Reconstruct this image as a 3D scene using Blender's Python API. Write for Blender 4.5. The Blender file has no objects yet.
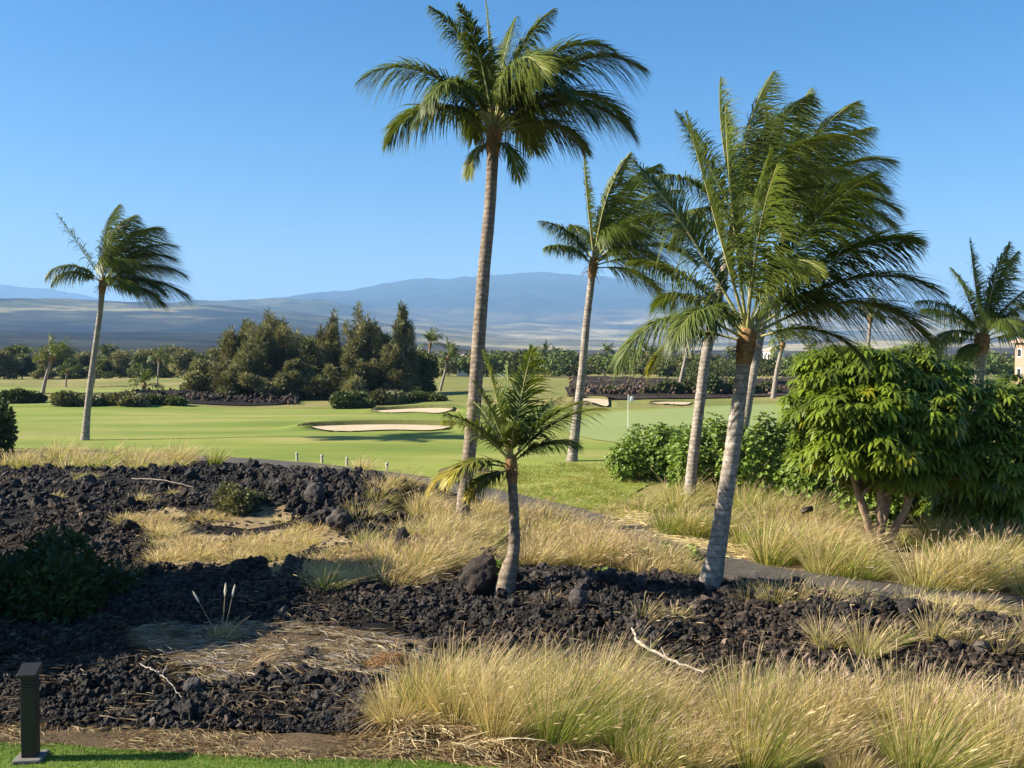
import bpy, math, random
import numpy as np
from mathutils import Vector, noise as mnoise
from mathutils.geometry import delaunay_2d_cdt

scene = bpy.context.scene
COL = scene.collection
R = math.radians
rng = np.random.default_rng(7)

# ------------------------------------------------------------------ camera
CAM_H, FPX, PITCH = 4.6, 960.0, math.atan(34 / 960.0)
cam_data = bpy.data.cameras.new("camera")
cam = bpy.data.objects.new("camera", cam_data)
COL.objects.link(cam)
cam.location = (0, 0, CAM_H)
cam.rotation_euler = (R(90) - PITCH, 0, 0)
cam_data.sensor_width = 36
cam_data.lens = FPX / 1024 * 36
cam_data.clip_start, cam_data.clip_end = 0.1, 120000
scene.camera = cam

# ------------------------------------------------------------------ sky, sun, exposure
SUN_EL, SUN_AZ = R(31), R(-92)          # azimuth from +Y, towards -X
world = bpy.data.worlds.new("World")
scene.world = world
world.use_nodes = True
wn = world.node_tree
bg = wn.nodes["Background"]
sky = wn.nodes.new("ShaderNodeTexSky")
sky.sky_type = 'NISHITA'
sky.sun_disc = False
sky.sun_elevation = SUN_EL
sky.sun_rotation = SUN_AZ
sky.altitude = 0
sky.air_density, sky.dust_density, sky.ozone_density = 1.0, 1.2, 4.5
hsv = wn.nodes.new("ShaderNodeHueSaturation")
hsv.inputs["Saturation"].default_value = 1.38
wn.links.new(sky.outputs[0], hsv.inputs["Color"])
wn.links.new(hsv.outputs[0], bg.inputs[0])
bg.inputs[1].default_value = 0.052
sl = bpy.data.lights.new("sun", 'SUN')
sl.energy, sl.angle, sl.color = 5.0, R(0.5), (1.0, 0.90, 0.74)
sun = bpy.data.objects.new("sun", sl)
COL.objects.link(sun)
sdir = Vector((math.sin(SUN_AZ) * math.cos(SUN_EL), math.cos(SUN_AZ) * math.cos(SUN_EL), math.sin(SUN_EL)))
sun.rotation_euler = sdir.to_track_quat('Z', 'Y').to_euler()
sun.location = (-20, 0, 30)
vs = scene.view_settings
vs.view_transform, vs.look, vs.gamma, vs.exposure = 'Standard', 'None', 1, 1.68
vs.use_curve_mapping = False
scene.cycles.use_denoising = True
scene.cycles.max_bounces = 6
scene.cycles.diffuse_bounces = 3
scene.cycles.glossy_bounces = 2
scene.cycles.transmission_bounces = 4
scene.cycles.volume_bounces = 0

# ------------------------------------------------------------------ projection helpers
FW = np.array((0, math.cos(PITCH), -math.sin(PITCH)))
UP = np.array((0, math.sin(PITCH), math.cos(PITCH)))


def at(px, py, Y):
    d = FW + np.array((1, 0, 0)) * ((px - 512) / FPX) + UP * ((384 - py) / FPX)
    return np.array((0, 0, CAM_H)) + d * (Y / d[1])


def proj(x, y, z=0.0):
    x, y = np.asarray(x, float), np.asarray(y, float)
    rz = z - CAM_H
    dep = y * FW[1] + rz * FW[2]
    return 512 + FPX * x / dep, 384 - FPX * (y * UP[1] + rz * UP[2]) / dep


def flat(px, py):
    d = FW + np.array((1, 0, 0)) * ((px - 512) / FPX) + UP * ((384 - py) / FPX)
    t = -CAM_H / d[2]
    return d[0] * t, d[1] * t


# ------------------------------------------------------------------ noise
def vnoise(x, y, seed=0):
    x = np.asarray(x, float) + seed * 17.31
    y = np.asarray(y, float) + seed * 9.17
    xi, yi = np.floor(x), np.floor(y)
    fx, fy = x - xi, y - yi
    fx, fy = fx * fx * (3 - 2 * fx), fy * fy * (3 - 2 * fy)

    def hh(a, b):
        v = np.sin(a * 127.1 + b * 311.7 + seed * 74.7) * 43758.5453
        return v - np.floor(v)
    a, b, c, d = hh(xi, yi), hh(xi + 1, yi), hh(xi, yi + 1), hh(xi + 1, yi + 1)
    return (a * (1 - fx) + b * fx) * (1 - fy) + (c * (1 - fx) + d * fx) * fy


def fbm(x, y, seed=0, o=4):
    s, a, t = 0, 0.5, 0
    for i in range(o):
        s = s + a * vnoise(np.asarray(x) * 2 ** i, np.asarray(y) * 2 ** i, seed + i)
        t += a
        a *= 0.5
    return s / t


def inpoly(x, y, poly):
    x, y = np.asarray(x), np.asarray(y)
    r = np.zeros(x.shape, bool)
    n = len(poly)
    for i in range(n):
        (x1, y1), (x2, y2) = poly[i], poly[(i + 1) % n]
        if y1 == y2:
            continue
        c = ((y1 > y) != (y2 > y)) & (x < (x2 - x1) * (y - y1) / (y2 - y1) + x1)
        r ^= c
    return r


def sstep(a, b, v):
    t = np.clip((v - a) / (b - a), 0, 1)
    return t * t * (3 - 2 * t)


# ------------------------------------------------------------------ terrain height
PATH_PX = [(60, 452.5), (190, 458), (300, 466), (380, 476), (470, 491), (560, 513), (650, 545), (740, 573), (820, 585), (900, 596), (1024, 608), (1180, 620)]
PATH_W = np.array([flat(a, b) for a, b in PATH_PX])
MOUNDS = [  # px, py, radius m, height m
    (335, 510, 3.0, .42), (275, 500, 3.0, .30), (215, 492, 3.5, .22), (120, 488, 4, .18), (20, 495, 4, .2),
    (600, 612, 1.5, .38), (480, 592, 1.8, .22), (760, 606, 1.4, .32), (850, 640, 1.4, .30), (960, 652, 1.8, .34),
    (560, 640, 1.6, .20), (200, 610, 2.0, .25), (330, 620, 1.8, .2), (120, 690, 1.4, .22), (300, 690, 1.8, .2),
    (430, 500, 2.6, .35), (390, 560, 1.8, .3), (690, 640, 1.6, .2)]
MW = [(*flat(a, b), r, hh) for a, b, r, hh in MOUNDS]
# bunkers: centre px, half width m, near/far depth, lip height
BUNK = [  # x0 px, x1 px, near y px, far y px, lip
    (290, 450, 438, 427.5, .26), (368, 452, 412.5, 408, .26), (576, 612, 408, 399.5, .25), (652, 695, 405.5, 403, .15)]


def bunk_dims(b):
    x0, x1, yn, yf, lip = b
    xa, ya = flat((x0 + x1) / 2, yn)
    xb, yb = flat((x0 + x1) / 2, yf)
    cy = (ya + yb) / 2
    cx = (xa + xb) / 2
    hw = (x1 - x0) / 2 / FPX * cy
    return cx, hw, ya, yb, lip


BD = [bunk_dims(b) for b in BUNK]


def bunk_dip(x, y):
    """the turf runs lower under the sand"""
    x, y = np.asarray(x, float), np.asarray(y, float)
    d = np.zeros(x.shape)
    for k, (cx, hw, ya, yb, lip) in enumerate(BD):
        u = (x - cx) / hw
        edge = yb - .25 * (yb - ya) * u * u
        near = ya + (yb - ya) * (.42 + .45 * u ** 4 + .10 * np.sin(u * 5 + k) - .12 * u)
        d = np.maximum(d, ((np.abs(u) < .99) & (y > near + .5) & (y < edge + .35)) * .5)
    return d


def path_dist(x, y):
    x, y = np.asarray(x, float), np.asarray(y, float)
    d = np.full(x.shape, 1e9)
    for i in range(len(PATH_W) - 1):
        a, b = PATH_W[i], PATH_W[i + 1]
        ab = b - a
        t = np.clip(((x - a[0]) * ab[0] + (y - a[1]) * ab[1]) / (ab @ ab), 0, 1)
        d = np.minimum(d, np.hypot(x - a[0] - ab[0] * t, y - a[1] - ab[1] * t))
    return d


def h(x, y):
    x, y = np.asarray(x, float), np.asarray(y, float)
    z = 0.95 * (fbm(x / 20, y / 15, 3, 2) - .5) * sstep(38, 60, y)
    m = 0
    for cx, cy, r, hh in MW:
        m = m + hh * np.exp(-((x - cx) ** 2 + (y - cy) ** 2) / (r * r))
    z = z + m * sstep(0.8, 2.6, path_dist(x, y)) * sstep(11.4, 12.6, y)
    for cx, hw, ya, yb, lip in BD:
        u = np.abs(x - cx) / hw
        edge = yb - 0.25 * (yb - ya) * u ** 2           # far lip curves in at the ends
        v = (y - ya) / (edge - ya)
        win = 1 - sstep(0.85, 1.3, u)
        ramp = np.where(v < 1, 0.3 * np.clip(v, 0, 1) ** 2, 0.3)
        face = sstep(0, 0.3, y - edge) * 1.0
        fall = 1 - sstep(1.0, 9.0, y - edge)
        z = z + lip * (ramp + face) * fall * win * (v > 0)
    # rise under the middle palm
    mx, my = flat(600, 470)
    z = z + 0.35 * np.exp(-(((x - mx) / 5) ** 2 + ((y - my) / 4.5) ** 2)) * sstep(.8, 3, path_dist(x, y))
    z = z - 3.0 * sstep(130, 300, y)
    return z


def G(px, py):
    z = 0.0
    d = FW + np.array((1, 0, 0)) * ((px - 512) / FPX) + UP * ((384 - py) / FPX)
    for _ in range(12):
        t = (z - CAM_H) / d[2]
        z = 0.5 * z + 0.5 * float(h(d[0] * t, d[1] * t))
    t = (z - CAM_H) / d[2]
    return np.array((d[0] * t, d[1] * t, float(h(d[0] * t, d[1] * t))))


# ------------------------------------------------------------------ mesh builder
class MB:
    def __init__(self):
        self.v, self.f, self.mi, self.t, self.n = [], [], [], [], 0

    def add(self, V, F, mat=0, tint=(1, 1, 1)):
        V = np.asarray(V, float).reshape(-1, 3)
        F = np.asarray(F, int)
        self.v.append(V)
        self.f.append(F + self.n)
        self.mi.append(np.full(len(F), mat))
        t = np.asarray(tint, float)
        self.t.append(np.broadcast_to(t, V.shape) if t.ndim == 1 else t)
        self.n += len(V)

    def build(self, name, mats, parent=None, smooth=True, loc=None):
        me = bpy.data.meshes.new(name)
        V = np.concatenate(self.v)
        me.vertices.add(len(V))
        me.vertices.foreach_set("co", V.astype(np.float32).ravel())
        sizes = np.concatenate([np.full(len(F), F.shape[1]) for F in self.f])
        idx = np.concatenate([F.ravel() for F in self.f])
        me.loops.add(len(idx))
        me.loops.foreach_set("vertex_index", idx.astype(np.int32))
        me.polygons.add(len(sizes))
        me.polygons.foreach_set("loop_start", np.concatenate(([0], np.cumsum(sizes)[:-1])).astype(np.int32))
        me.polygons.foreach_set("material_index", np.concatenate(self.mi).astype(np.int32))
        me.polygons.foreach_set("use_smooth", np.full(len(sizes), smooth))
        T = np.concatenate(self.t)
        ca = me.color_attributes.new("tint", 'FLOAT_COLOR', 'POINT')
        ca.data.foreach_set("color", np.c_[T, np.ones(len(T))].astype(np.float32).ravel())
        for m in (mats if isinstance(mats, (list, tuple)) else [mats]):
            me.materials.append(m)
        me.update(calc_edges=True)
        me.validate()
        o = bpy.data.objects.new(name, me)
        COL.objects.link(o)
        if parent is not None:
            o.parent = parent
        if loc is not None:
            o.location = tuple(loc)
        return o


def tube(mb, pts, rad, sides=10, mat=0, tint=(1, 1, 1), cap=True):
    pts = np.asarray(pts, float)
    n = len(pts)
    rad = np.broadcast_to(np.asarray(rad, float), (n,))
    T = np.gradient(pts, axis=0)
    T /= np.linalg.norm(T, axis=1)[:, None] + 1e-9
    ref = np.array((0, 1, 0.0)) if abs(T[:, 1]).max() < .8 else np.array((1, 0, 0.0))
    A = np.cross(T, ref)
    A /= np.linalg.norm(A, axis=1)[:, None] + 1e-9
    B = np.cross(T, A)
    a = np.linspace(0, 2 * math.pi, sides, endpoint=False)
    V = pts[:, None] + rad[:, None, None] * (np.cos(a)[None, :, None] * A[:, None] + np.sin(a)[None, :, None] * B[:, None])
    i, j = np.meshgrid(np.arange(n - 1), np.arange(sides), indexing='ij')
    jn = (j + 1) % sides
    F = np.stack([i * sides + j, i * sides + jn, (i + 1) * sides + jn, (i + 1) * sides + j], -1).reshape(-1, 4)
    mb.add(V.reshape(-1, 3), F, mat, tint)
    if cap:
        c = np.arange(sides)
        for k in (0, n - 1):
            ring = V[k]
            VV = np.vstack([ring, pts[k][None]])
            mb.add(VV, np.stack([c, (c + 1) % sides, np.full(sides, sides)], -1), mat, tint)


def box(mb, c, s, mat=0, tint=(1, 1, 1), rz=0.0):
    x, y, z = np.array(s) / 2
    V = np.array([(-x, -y, -z), (x, -y, -z), (x, y, -z), (-x, y, -z), (-x, -y, z), (x, -y, z), (x, y, z), (-x, y, z)])
    ca, sa = math.cos(rz), math.sin(rz)
    V = V @ np.array([(ca, sa, 0), (-sa, ca, 0), (0, 0, 1)]) + np.array(c)
    mb.add(V, [(0, 3, 2, 1), (4, 5, 6, 7), (0, 1, 5, 4), (1, 2, 6, 5), (2, 3, 7, 6), (3, 0, 4, 7)], mat, tint)


def strips(mb, base, dirv, length, width, bend, wvec, prof, ts, mat=0, tint=None):
    """K tapered strips: pos = base + dir*L*t + bend*L*t^2, width along wvec."""
    K, S = len(base), len(ts)
    ts = np.asarray(ts)
    P = base[:, None] + dirv[:, None] * (length[:, None] * ts)[..., None] + bend[:, None] * (length[:, None] * ts ** 2)[..., None]
    W = wvec[:, None] * (width[:, None] * np.asarray(prof)[None])[..., None]
    V = np.stack([P - W, P + W], 2).reshape(K, S * 2, 3)
    k = np.arange(S - 1)
    f = np.stack([2 * k, 2 * k + 1, 2 * k + 3, 2 * k + 2], -1)
    F = (f[None] + (np.arange(K) * S * 2)[:, None, None]).reshape(-1, 4)
    if tint is None:
        t = np.ones((K * S * 2, 3))
    else:
        tint = np.asarray(tint)
        t = np.repeat(tint, 2, axis=1).reshape(-1, 3) if tint.ndim == 3 else np.repeat(tint, S * 2, axis=0)
    mb.add(V.reshape(-1, 3), F, mat, t)


def unit(v):
    return v / (np.linalg.norm(v, axis=-1, keepdims=True) + 1e-9)


# ------------------------------------------------------------------ object helpers
def tag(o, label=None, cat=None, group=None, kind=None):
    if label:
        o["label"] = label
    if cat:
        o["category"] = cat
    if group:
        o["group"] = group
    if kind:
        o["kind"] = kind
    return o


def thing(name, loc, label, cat, group=None, rz=0.0):
    e = bpy.data.objects.new(name, None)
    e.empty_display_size = 0.2
    COL.objects.link(e)
    e.location = tuple(loc)
    e.rotation_euler = (0, 0, rz)
    return tag(e, label, cat, group)


def dup(root, loc, rz=0.0, sc=1.0, label=None, group=None):
    r = root.copy()
    COL.objects.link(r)
    r.location = tuple(loc)
    r.rotation_euler = (0, 0, rz)
    r.scale = (sc, sc, sc)
    if label:
        r["label"] = label
    if group:
        r["group"] = group
    for ch in list(root.children):
        c = ch.copy()
        COL.objects.link(c)
        c.parent = r
        for g in ch.children:
            d = g.copy()
            COL.objects.link(d)
            d.parent = c
    return r


# ------------------------------------------------------------------ materials
def newmat(name):
    m = bpy.data.materials.new(name)
    m.use_nodes = True
    nt = m.node_tree
    return m, nt, nt.nodes["Principled BSDF"], nt.nodes["Material Output"]


def nd(nt, typ, **kw):
    n = nt.nodes.new(typ)
    for k, v in kw.items():
        setattr(n, k, v)
    return n


def noise_fac(nt, scale, detail=4, rough=.6, vec=None, scl=None):
    n = nd(nt, "ShaderNodeTexNoise")
    n.inputs["Scale"].default_value = scale
    n.inputs["Detail"].default_value = detail
    n.inputs["Roughness"].default_value = rough
    if vec is None:
        vec = nd(nt, "ShaderNodeTexCoord").outputs["Object"]
    if scl:
        mp = nd(nt, "ShaderNodeMapping")
        mp.inputs["Scale"].default_value = scl
        nt.links.new(vec, mp.inputs["Vector"])
        vec = mp.outputs[0]
    nt.links.new(vec, n.inputs["Vector"])
    return n.outputs["Fac"]


def ramp(nt, fac, stops):
    r = nd(nt, "ShaderNodeValToRGB")
    el = r.color_ramp.elements
    while len(el) < len(stops):
        el.new(0.5)
    for e, (p, c) in zip(el, stops):
        e.position = p
        e.color = (*c, 1)
    nt.links.new(fac, r.inputs[0])
    return r.outputs[0]


def mix(nt, a, b, fac, blend='MIX'):
    m = nd(nt, "ShaderNodeMix", data_type='RGBA', blend_type=blend)
    for s, v in ((0, fac), (6, a), (7, b)):
        if isinstance(v, bpy.types.NodeSocket):
            nt.links.new(v, m.inputs[s])
        elif s == 0:
            m.inputs[s].default_value = v
        else:
            m.inputs[s].default_value = (*v, 1)
    return m.outputs[2]


def bump(nt, bs, fac, strength, dist=.02):
    b = nd(nt, "ShaderNodeBump")
    b.inputs["Strength"].default_value = strength
    b.inputs["Distance"].default_value = dist
    nt.links.new(fac, b.inputs["Height"])
    nt.links.new(b.outputs[0], bs.inputs["Normal"])


def tinted(name, stops, scale=3, rough=.7, transl=0.0, tcol=None, spec=.3, bmp=None, scl=None):
    """noise-ramped colour multiplied by the mesh's own tint attribute; optional leaf translucency"""
    m, nt, bs, out = newmat(name)
    c = ramp(nt, noise_fac(nt, scale, scl=scl), stops)
    at_ = nd(nt, "ShaderNodeVertexColor", layer_name="tint")
    c = mix(nt, c, at_.outputs[0], 1.0, 'MULTIPLY')
    nt.links.new(c, bs.inputs["Base Color"])
    bs.inputs["Roughness"].default_value = rough
    bs.inputs["Specular IOR Level"].default_value = spec
    if bmp:
        bump(nt, bs, noise_fac(nt, bmp[0]), bmp[1], bmp[2])
    if transl > 0:
        tr = nd(nt, "ShaderNodeBsdfTranslucent")
        tc = mix(nt, c, tcol or (1.3, 1.25, .6), 1.0, 'MULTIPLY')
        nt.links.new(tc, tr.inputs[0])
        ms = nd(nt, "ShaderNodeMixShader")
        ms.inputs[0].default_value = transl
        nt.links.new(bs.outputs[0], ms.inputs[1])
        nt.links.new(tr.outputs[0], ms.inputs[2])
        nt.links.new(ms.outputs[0], out.inputs[0])
    return m


M = {}
M['palm_leaf'] = tinted('palm_leaf', [(.3, (.066, .102, .016)), (.7, (.12, .148, .028))], 1.5, .48, .34, spec=.3)
M['palm_rib'] = tinted('palm_rib', [(.3, (.26, .25, .09)), (.7, (.36, .33, .13))], 4, .5)
M['palm_fibre'] = tinted('palm_fibre', [(.3, (.16, .085, .035)), (.7, (.34, .20, .08))], 14, .9, bmp=(40, .6, .02))
M['grass_blade'] = tinted('grass_blade', [(.3, (.85, .85, .85)), (.7, (1, 1, 1))], 2, .65, .38, (1.1, 1.05, .8))
M['broad_leaf'] = tinted('broad_leaf', [(.3, (.090, .140, .010)), (.7, (.165, .215, .022))], 1.2, .42, .34, spec=.35)
M['shaded_leaf'] = tinted('shaded_leaf', [(.3, (.022, .045, .010)), (.7, (.045, .075, .015))], 1.2, .5, .2)  # leaf green darkened: the deep shade over the left shrub is in the colour
M['naupaka_leaf'] = tinted('naupaka_leaf', [(.3, (.10, .168, .018)), (.7, (.165, .23, .03))], 1.2, .5, .25, spec=.4)
M['needle'] = tinted('needle', [(.3, (.092, .098, .040)), (.7, (.16, .155, .075))], .5, .75, .2)
M['far_leaf'] = tinted('far_leaf', [(.3, (.060, .080, .024)), (.7, (.105, .122, .040))], .3, .75, .18)
M['bark'] = tinted('bark', [(.3, (.11, .085, .06)), (.7, (.22, .17, .12))], 6, .9, bmp=(20, .5, .03))
M['pink_bark'] = tinted('pink_bark', [(.3, (.19, .13, .085)), (.7, (.34, .24, .165))], 8, .85, bmp=(25, .4, .02))
M['lava_rock'] = tinted('lava_rock', [(.25, (.008, .0075, .007)), (.55, (.024, .021, .019)), (.8, (.085, .070, .058))], 16, .85, bmp=(35, .9, .03), spec=.25)
M['boulder'] = tinted('boulder', [(.25, (.018, .016, .016)), (.6, (.045, .038, .034)), (.85, (.09, .07, .055))], 5, .85, bmp=(28, .9, .04), spec=.25)
M['deadwood'] = tinted('deadwood', [(.3, (.24, .21, .17)), (.7, (.40, .35, .29))], 12, .9)


def trunk_mat():
    m, nt, bs, out = newmat('palm_trunk')
    tc = nd(nt, "ShaderNodeTexCoord").outputs["Object"]
    base = ramp(nt, noise_fac(nt, 7, 7, .75, tc), [(.32, (.12, .098, .078)), (.5, (.22, .19, .155)), (.66, (.40, .36, .305))])
    w = nd(nt, "ShaderNodeTexWave", wave_type='BANDS', bands_direction='Z')
    w.inputs["Scale"].default_value = 2.6
    w.inputs["Distortion"].default_value = 1.6
    w.inputs["Detail"].default_value = 2
    w.inputs["Detail Scale"].default_value = 2.5
    nt.links.new(tc, w.inputs["Vector"])
    rings = ramp(nt, w.outputs["Fac"], [(.0, (.42, .38, .34)), (.16, (.9, .88, .86)), (.5, (1.15, 1.15, 1.15))])
    c = mix(nt, base, rings, .45, 'MULTIPLY')
    tn = nd(nt, "ShaderNodeVertexColor", layer_name="tint").outputs[0]
    c = mix(nt, c, tn, 1.0, 'MULTIPLY')
    nt.links.new(c, bs.inputs["Base Color"])
    bs.inputs["Roughness"].default_value = .85
    bs.inputs["Specular IOR Level"].default_value = .2
    bump(nt, bs, w.outputs["Fac"], .3, .012)
    return m


M['palm_trunk'] = trunk_mat()


def ground_mat(name, layers, rough=.95, bmp=None):
    """layers: (scale, stops, factor scale xyz) blended by multiply of tint"""
    m, nt, bs, out = newmat(name)
    tc = nd(nt, "ShaderNodeTexCoord").outputs["Object"]
    c = None
    for sc_, stops, scl, f in layers:
        cc = ramp(nt, noise_fac(nt, sc_, 6, .65, tc, scl), stops)
        c = cc if c is None else mix(nt, c, cc, f, 'MULTIPLY')
    nt.links.new(c, bs.inputs["Base Color"])
    bs.inputs["Roughness"].default_value = rough
    bs.inputs["Specular IOR Level"].default_value = .15
    if bmp:
        bump(nt, bs, noise_fac(nt, bmp[0], 6, .7, tc), bmp[1], bmp[2])
    return m


W1 = (1, 1, 1)
M['ground'] = ground_mat('rough_grass', [(.09, [(.35, (.14, .17, .035)), (.52, (.20, .19, .06)), (.7, (.30, .24, .10))], W1, 1), (3, [(.3, (.6, .6, .6)), (.7, (1.1, 1.1, 1.1))], W1, .7)], bmp=(6, .6, .1))
M['fairway'] = ground_mat('fairway_turf', [(.12, [(.30, (.130, .168, .027)), (.5, (.178, .212, .040)), (.68, (.255, .237, .076))], (.5, 1.6, 1), 1), (2.2, [(.3, (.84, .86, .82)), (.7, (1.06, 1.06, 1.06))], W1, .8), (.22, [(.36, (.72, .82, .7)), (.5, (1, 1, 1)), (.64, (1.12, 1.05, 1.1))], (.18, 1.5, 1), .9)], bmp=(9, .3, .04))
M['green'] = ground_mat('green_turf', [(.15, [(.3, (.18, .225, .076)), (.7, (.215, .25, .09))], (.4, 1.5, 1), 1), (1.5, [(.3, (.93, .93, .93)), (.7, (1.04, 1.04, 1.04))], W1, .8)])
M['lip_shade_turf'] = ground_mat('lip_shade_turf', [(2, [(.3, (.07, .08, .022)), (.7, (.12, .115, .04))], W1, 1)], bmp=(10, .6, .05))  # rough turf, its colour darkened to paint in the lip's shadow
M['lawn'] = ground_mat('lawn_turf', [(2, [(.3, (.075, .14, .018)), (.7, (.13, .19, .03))], W1, 1)], bmp=(40, .5, .03))
M['sand'] = ground_mat('bunker_sand', [(.8, [(.3, (.38, .30, .20)), (.7, (.48, .39, .27))], W1, 1)], bmp=(4, .3, .05))
M['asphalt'] = ground_mat('path_asphalt', [(3, [(.3, (.058, .052, .045)), (.7, (.10, .09, .078))], W1, 1), (60, [(.35, (.7, .7, .7)), (.65, (1.15, 1.15, 1.15))], W1, .7)], bmp=(80, .3, .01))
M['lava_ground'] = ground_mat('lava_ground', [(1.3, [(.3, (.006, .006, .006)), (.6, (.014, .012, .011)), (.8, (.03, .024, .019))], W1, 1), (14, [(.3, (.3, .3, .3)), (.7, (1.4, 1.4, 1.4))], W1, .9)], bmp=(9, 1, .12))
M['outcrop'] = ground_mat('outcrop_lava', [(.5, [(.3, (.020, .015, .012)), (.6, (.055, .041, .031)), (.8, (.12, .095, .07))], W1, 1), (3, [(.35, (.4, .4, .4)), (.65, (1.3, 1.3, 1.3))], W1, .9)], bmp=(3, 1, .3))
M['straw_ground'] = ground_mat('straw_ground', [(.9, [(.3, (.16, .11, .055)), (.55, (.33, .25, .13)), (.75, (.47, .38, .22))], W1, 1), (22, [(.3, (.4, .4, .4)), (.7, (1.2, 1.2, 1.2))], (1, .35, 1), .9)], bmp=(25, .9, .06))
M['soil'] = ground_mat('dry_soil', [(1.2, [(.3, (.075, .050, .030)), (.6, (.15, .105, .06)), (.8, (.25, .18, .10))], W1, 1), (26, [(.3, (.45, .45, .45)), (.7, (1.2, 1.2, 1.2))], W1, .9)], bmp=(25, .9, .06))


def hills_mat():
    m, nt, bs, out = newmat('hill_slopes')
    geo = nd(nt, "ShaderNodeNewGeometry").outputs["Position"]
    sep = nd(nt, "ShaderNodeSeparateXYZ")
    nt.links.new(geo, sep.inputs[0])
    tn = nd(nt, "ShaderNodeVertexColor", layer_name="tint").outputs[0]
    n1 = noise_fac(nt, 1.0, 7, .6, geo, (.0045, .0032, .008))
    n2 = noise_fac(nt, 1.0, 5, .6, geo, (.022, .012, .02))
    patch = ramp(nt, n1, [(.36, (.30, .30, .34)), (.46, (.62, .62, .6)), (.55, (1.1, 1.08, 1.0)), (.62, (.75, .75, .75)), (.72, (1.25, 1.2, 1.1))])
    spots = ramp(nt, n2, [(.35, (.7, .72, .7)), (.65, (1.15, 1.12, 1.1))])
    c = mix(nt, tn, patch, .8, 'MULTIPLY')
    c = mix(nt, c, spots, .8, 'MULTIPLY')
    nt.links.new(c, bs.inputs["Base Color"])
    bs.inputs["Roughness"].default_value = 1
    bs.inputs["Specular IOR Level"].default_value = 0
    return m


M['hills'] = hills_mat()

# ------------------------------------------------------------------ ground + hills
def polar(name, a0, a1, na, rs, hf, mat, tintf=None):
    az = np.radians(np.linspace(a0, a1, na))
    A, RR = np.meshgrid(az, rs, indexing='ij')
    X, Y = RR * np.sin(A), RR * np.cos(A)
    Z = hf(X, Y, A, RR)
    nr = len(rs)
    i, j = np.meshgrid(np.arange(na - 1), np.arange(nr - 1), indexing='ij')
    F = np.stack([i * nr + j, (i + 1) * nr + j, (i + 1) * nr + j + 1, i * nr + j + 1], -1).reshape(-1, 4)
    mb = MB()
    V = np.stack([X, Y, Z], -1).reshape(-1, 3)
    mb.add(V, F[:, ::-1], 0, (1, 1, 1) if tintf is None else tintf(X, Y, A, RR, Z).reshape(-1, 3))
    o = mb.build(name, mat)
    # one centre fan is not needed: the sheet starts under the building
    return o


LAVA_PX = [(-170, 452)] + [(p, q + 6) for p, q in PATH_PX] + [(1180, 742), (-170, 730)]


def base_h(X, Y, A, RR):
    # the sheet runs a little lower where the lava rubble lies on it
    return h(X, Y) - bunk_dip(X, Y) - 0.03 - 0.28 * (inpoly(X, Y, [flat(*p) for p in LAVA_PX]) & (path_dist(X, Y) > 1.5))


rs_near = np.concatenate([np.linspace(2, 9, 6), np.geomspace(9.5, 420, 420)])
tag(polar('ground', -100, 100, 520, rs_near, base_h, M['ground']), kind='structure')

LAY = [  # distance, (px, height px above the eye level)
    (300, [(-3000, -7.3 / 300 * 960), (4000, -7.3 / 300 * 960)]),
    (1500, [(-3000, 4), (0, 3), (300, 1), (500, -4), (700, -5), (1024, -5), (4000, -2)]),
    (3200, [(-3000, 22), (0, 21), (250, 20), (400, 12), (500, 4), (700, 3), (1024, 4), (4000, 8)]),
    (4700, [(-3000, 45), (0, 45.5), (100, 45), (200, 43), (250, 40), (330, 33), (400, 24), (500, 15), (700, 12), (1024, 11), (4000, 14)]),
    (5300, [(-3000, 41), (0, 41), (200, 41), (250, 38.5), (330, 32), (400, 25), (500, 18), (700, 15), (1024, 13), (4000, 14)]),
    (6300, [(-3000, 40), (0, 42), (150, 44), (200, 46), (250, 49.5), (290, 52.5), (330, 50), (355, 43), (380, 36), (450, 27), (600, 24), (1024, 17), (4000, 14)]),
    (7000, [(-3000, 35), (0, 38), (150, 41), (250, 45), (300, 45), (355, 41), (450, 32), (600, 29), (1024, 20), (4000, 14)]),
    (10500, [(-3000, 2), (-200, 15), (0, 28), (150, 39), (250, 47), (300, 54), (350, 62), (400, 68.5), (450, 73.5), (490, 76.5), (530, 77), (570, 75.5), (610, 72), (650, 67), (750, 57), (850, 46), (950, 37), (1024, 31), (1300, 14), (4000, 2)]),
    (13500, [(-3000, 2), (0, 24), (300, 46), (520, 64), (700, 52), (1024, 26), (1300, 10), (4000, 2)]),
    (15000, [(-3000, 66), (-800, 67), (-300, 68), (-100, 65), (0, 60), (40, 57.5), (80, 52), (130, 44), (200, 36), (400, 28), (1024, 5), (4000, 0)]),
    (19000, [(-3000, 50), (0, 30), (400, 10), (4000, -2)])]


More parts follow.
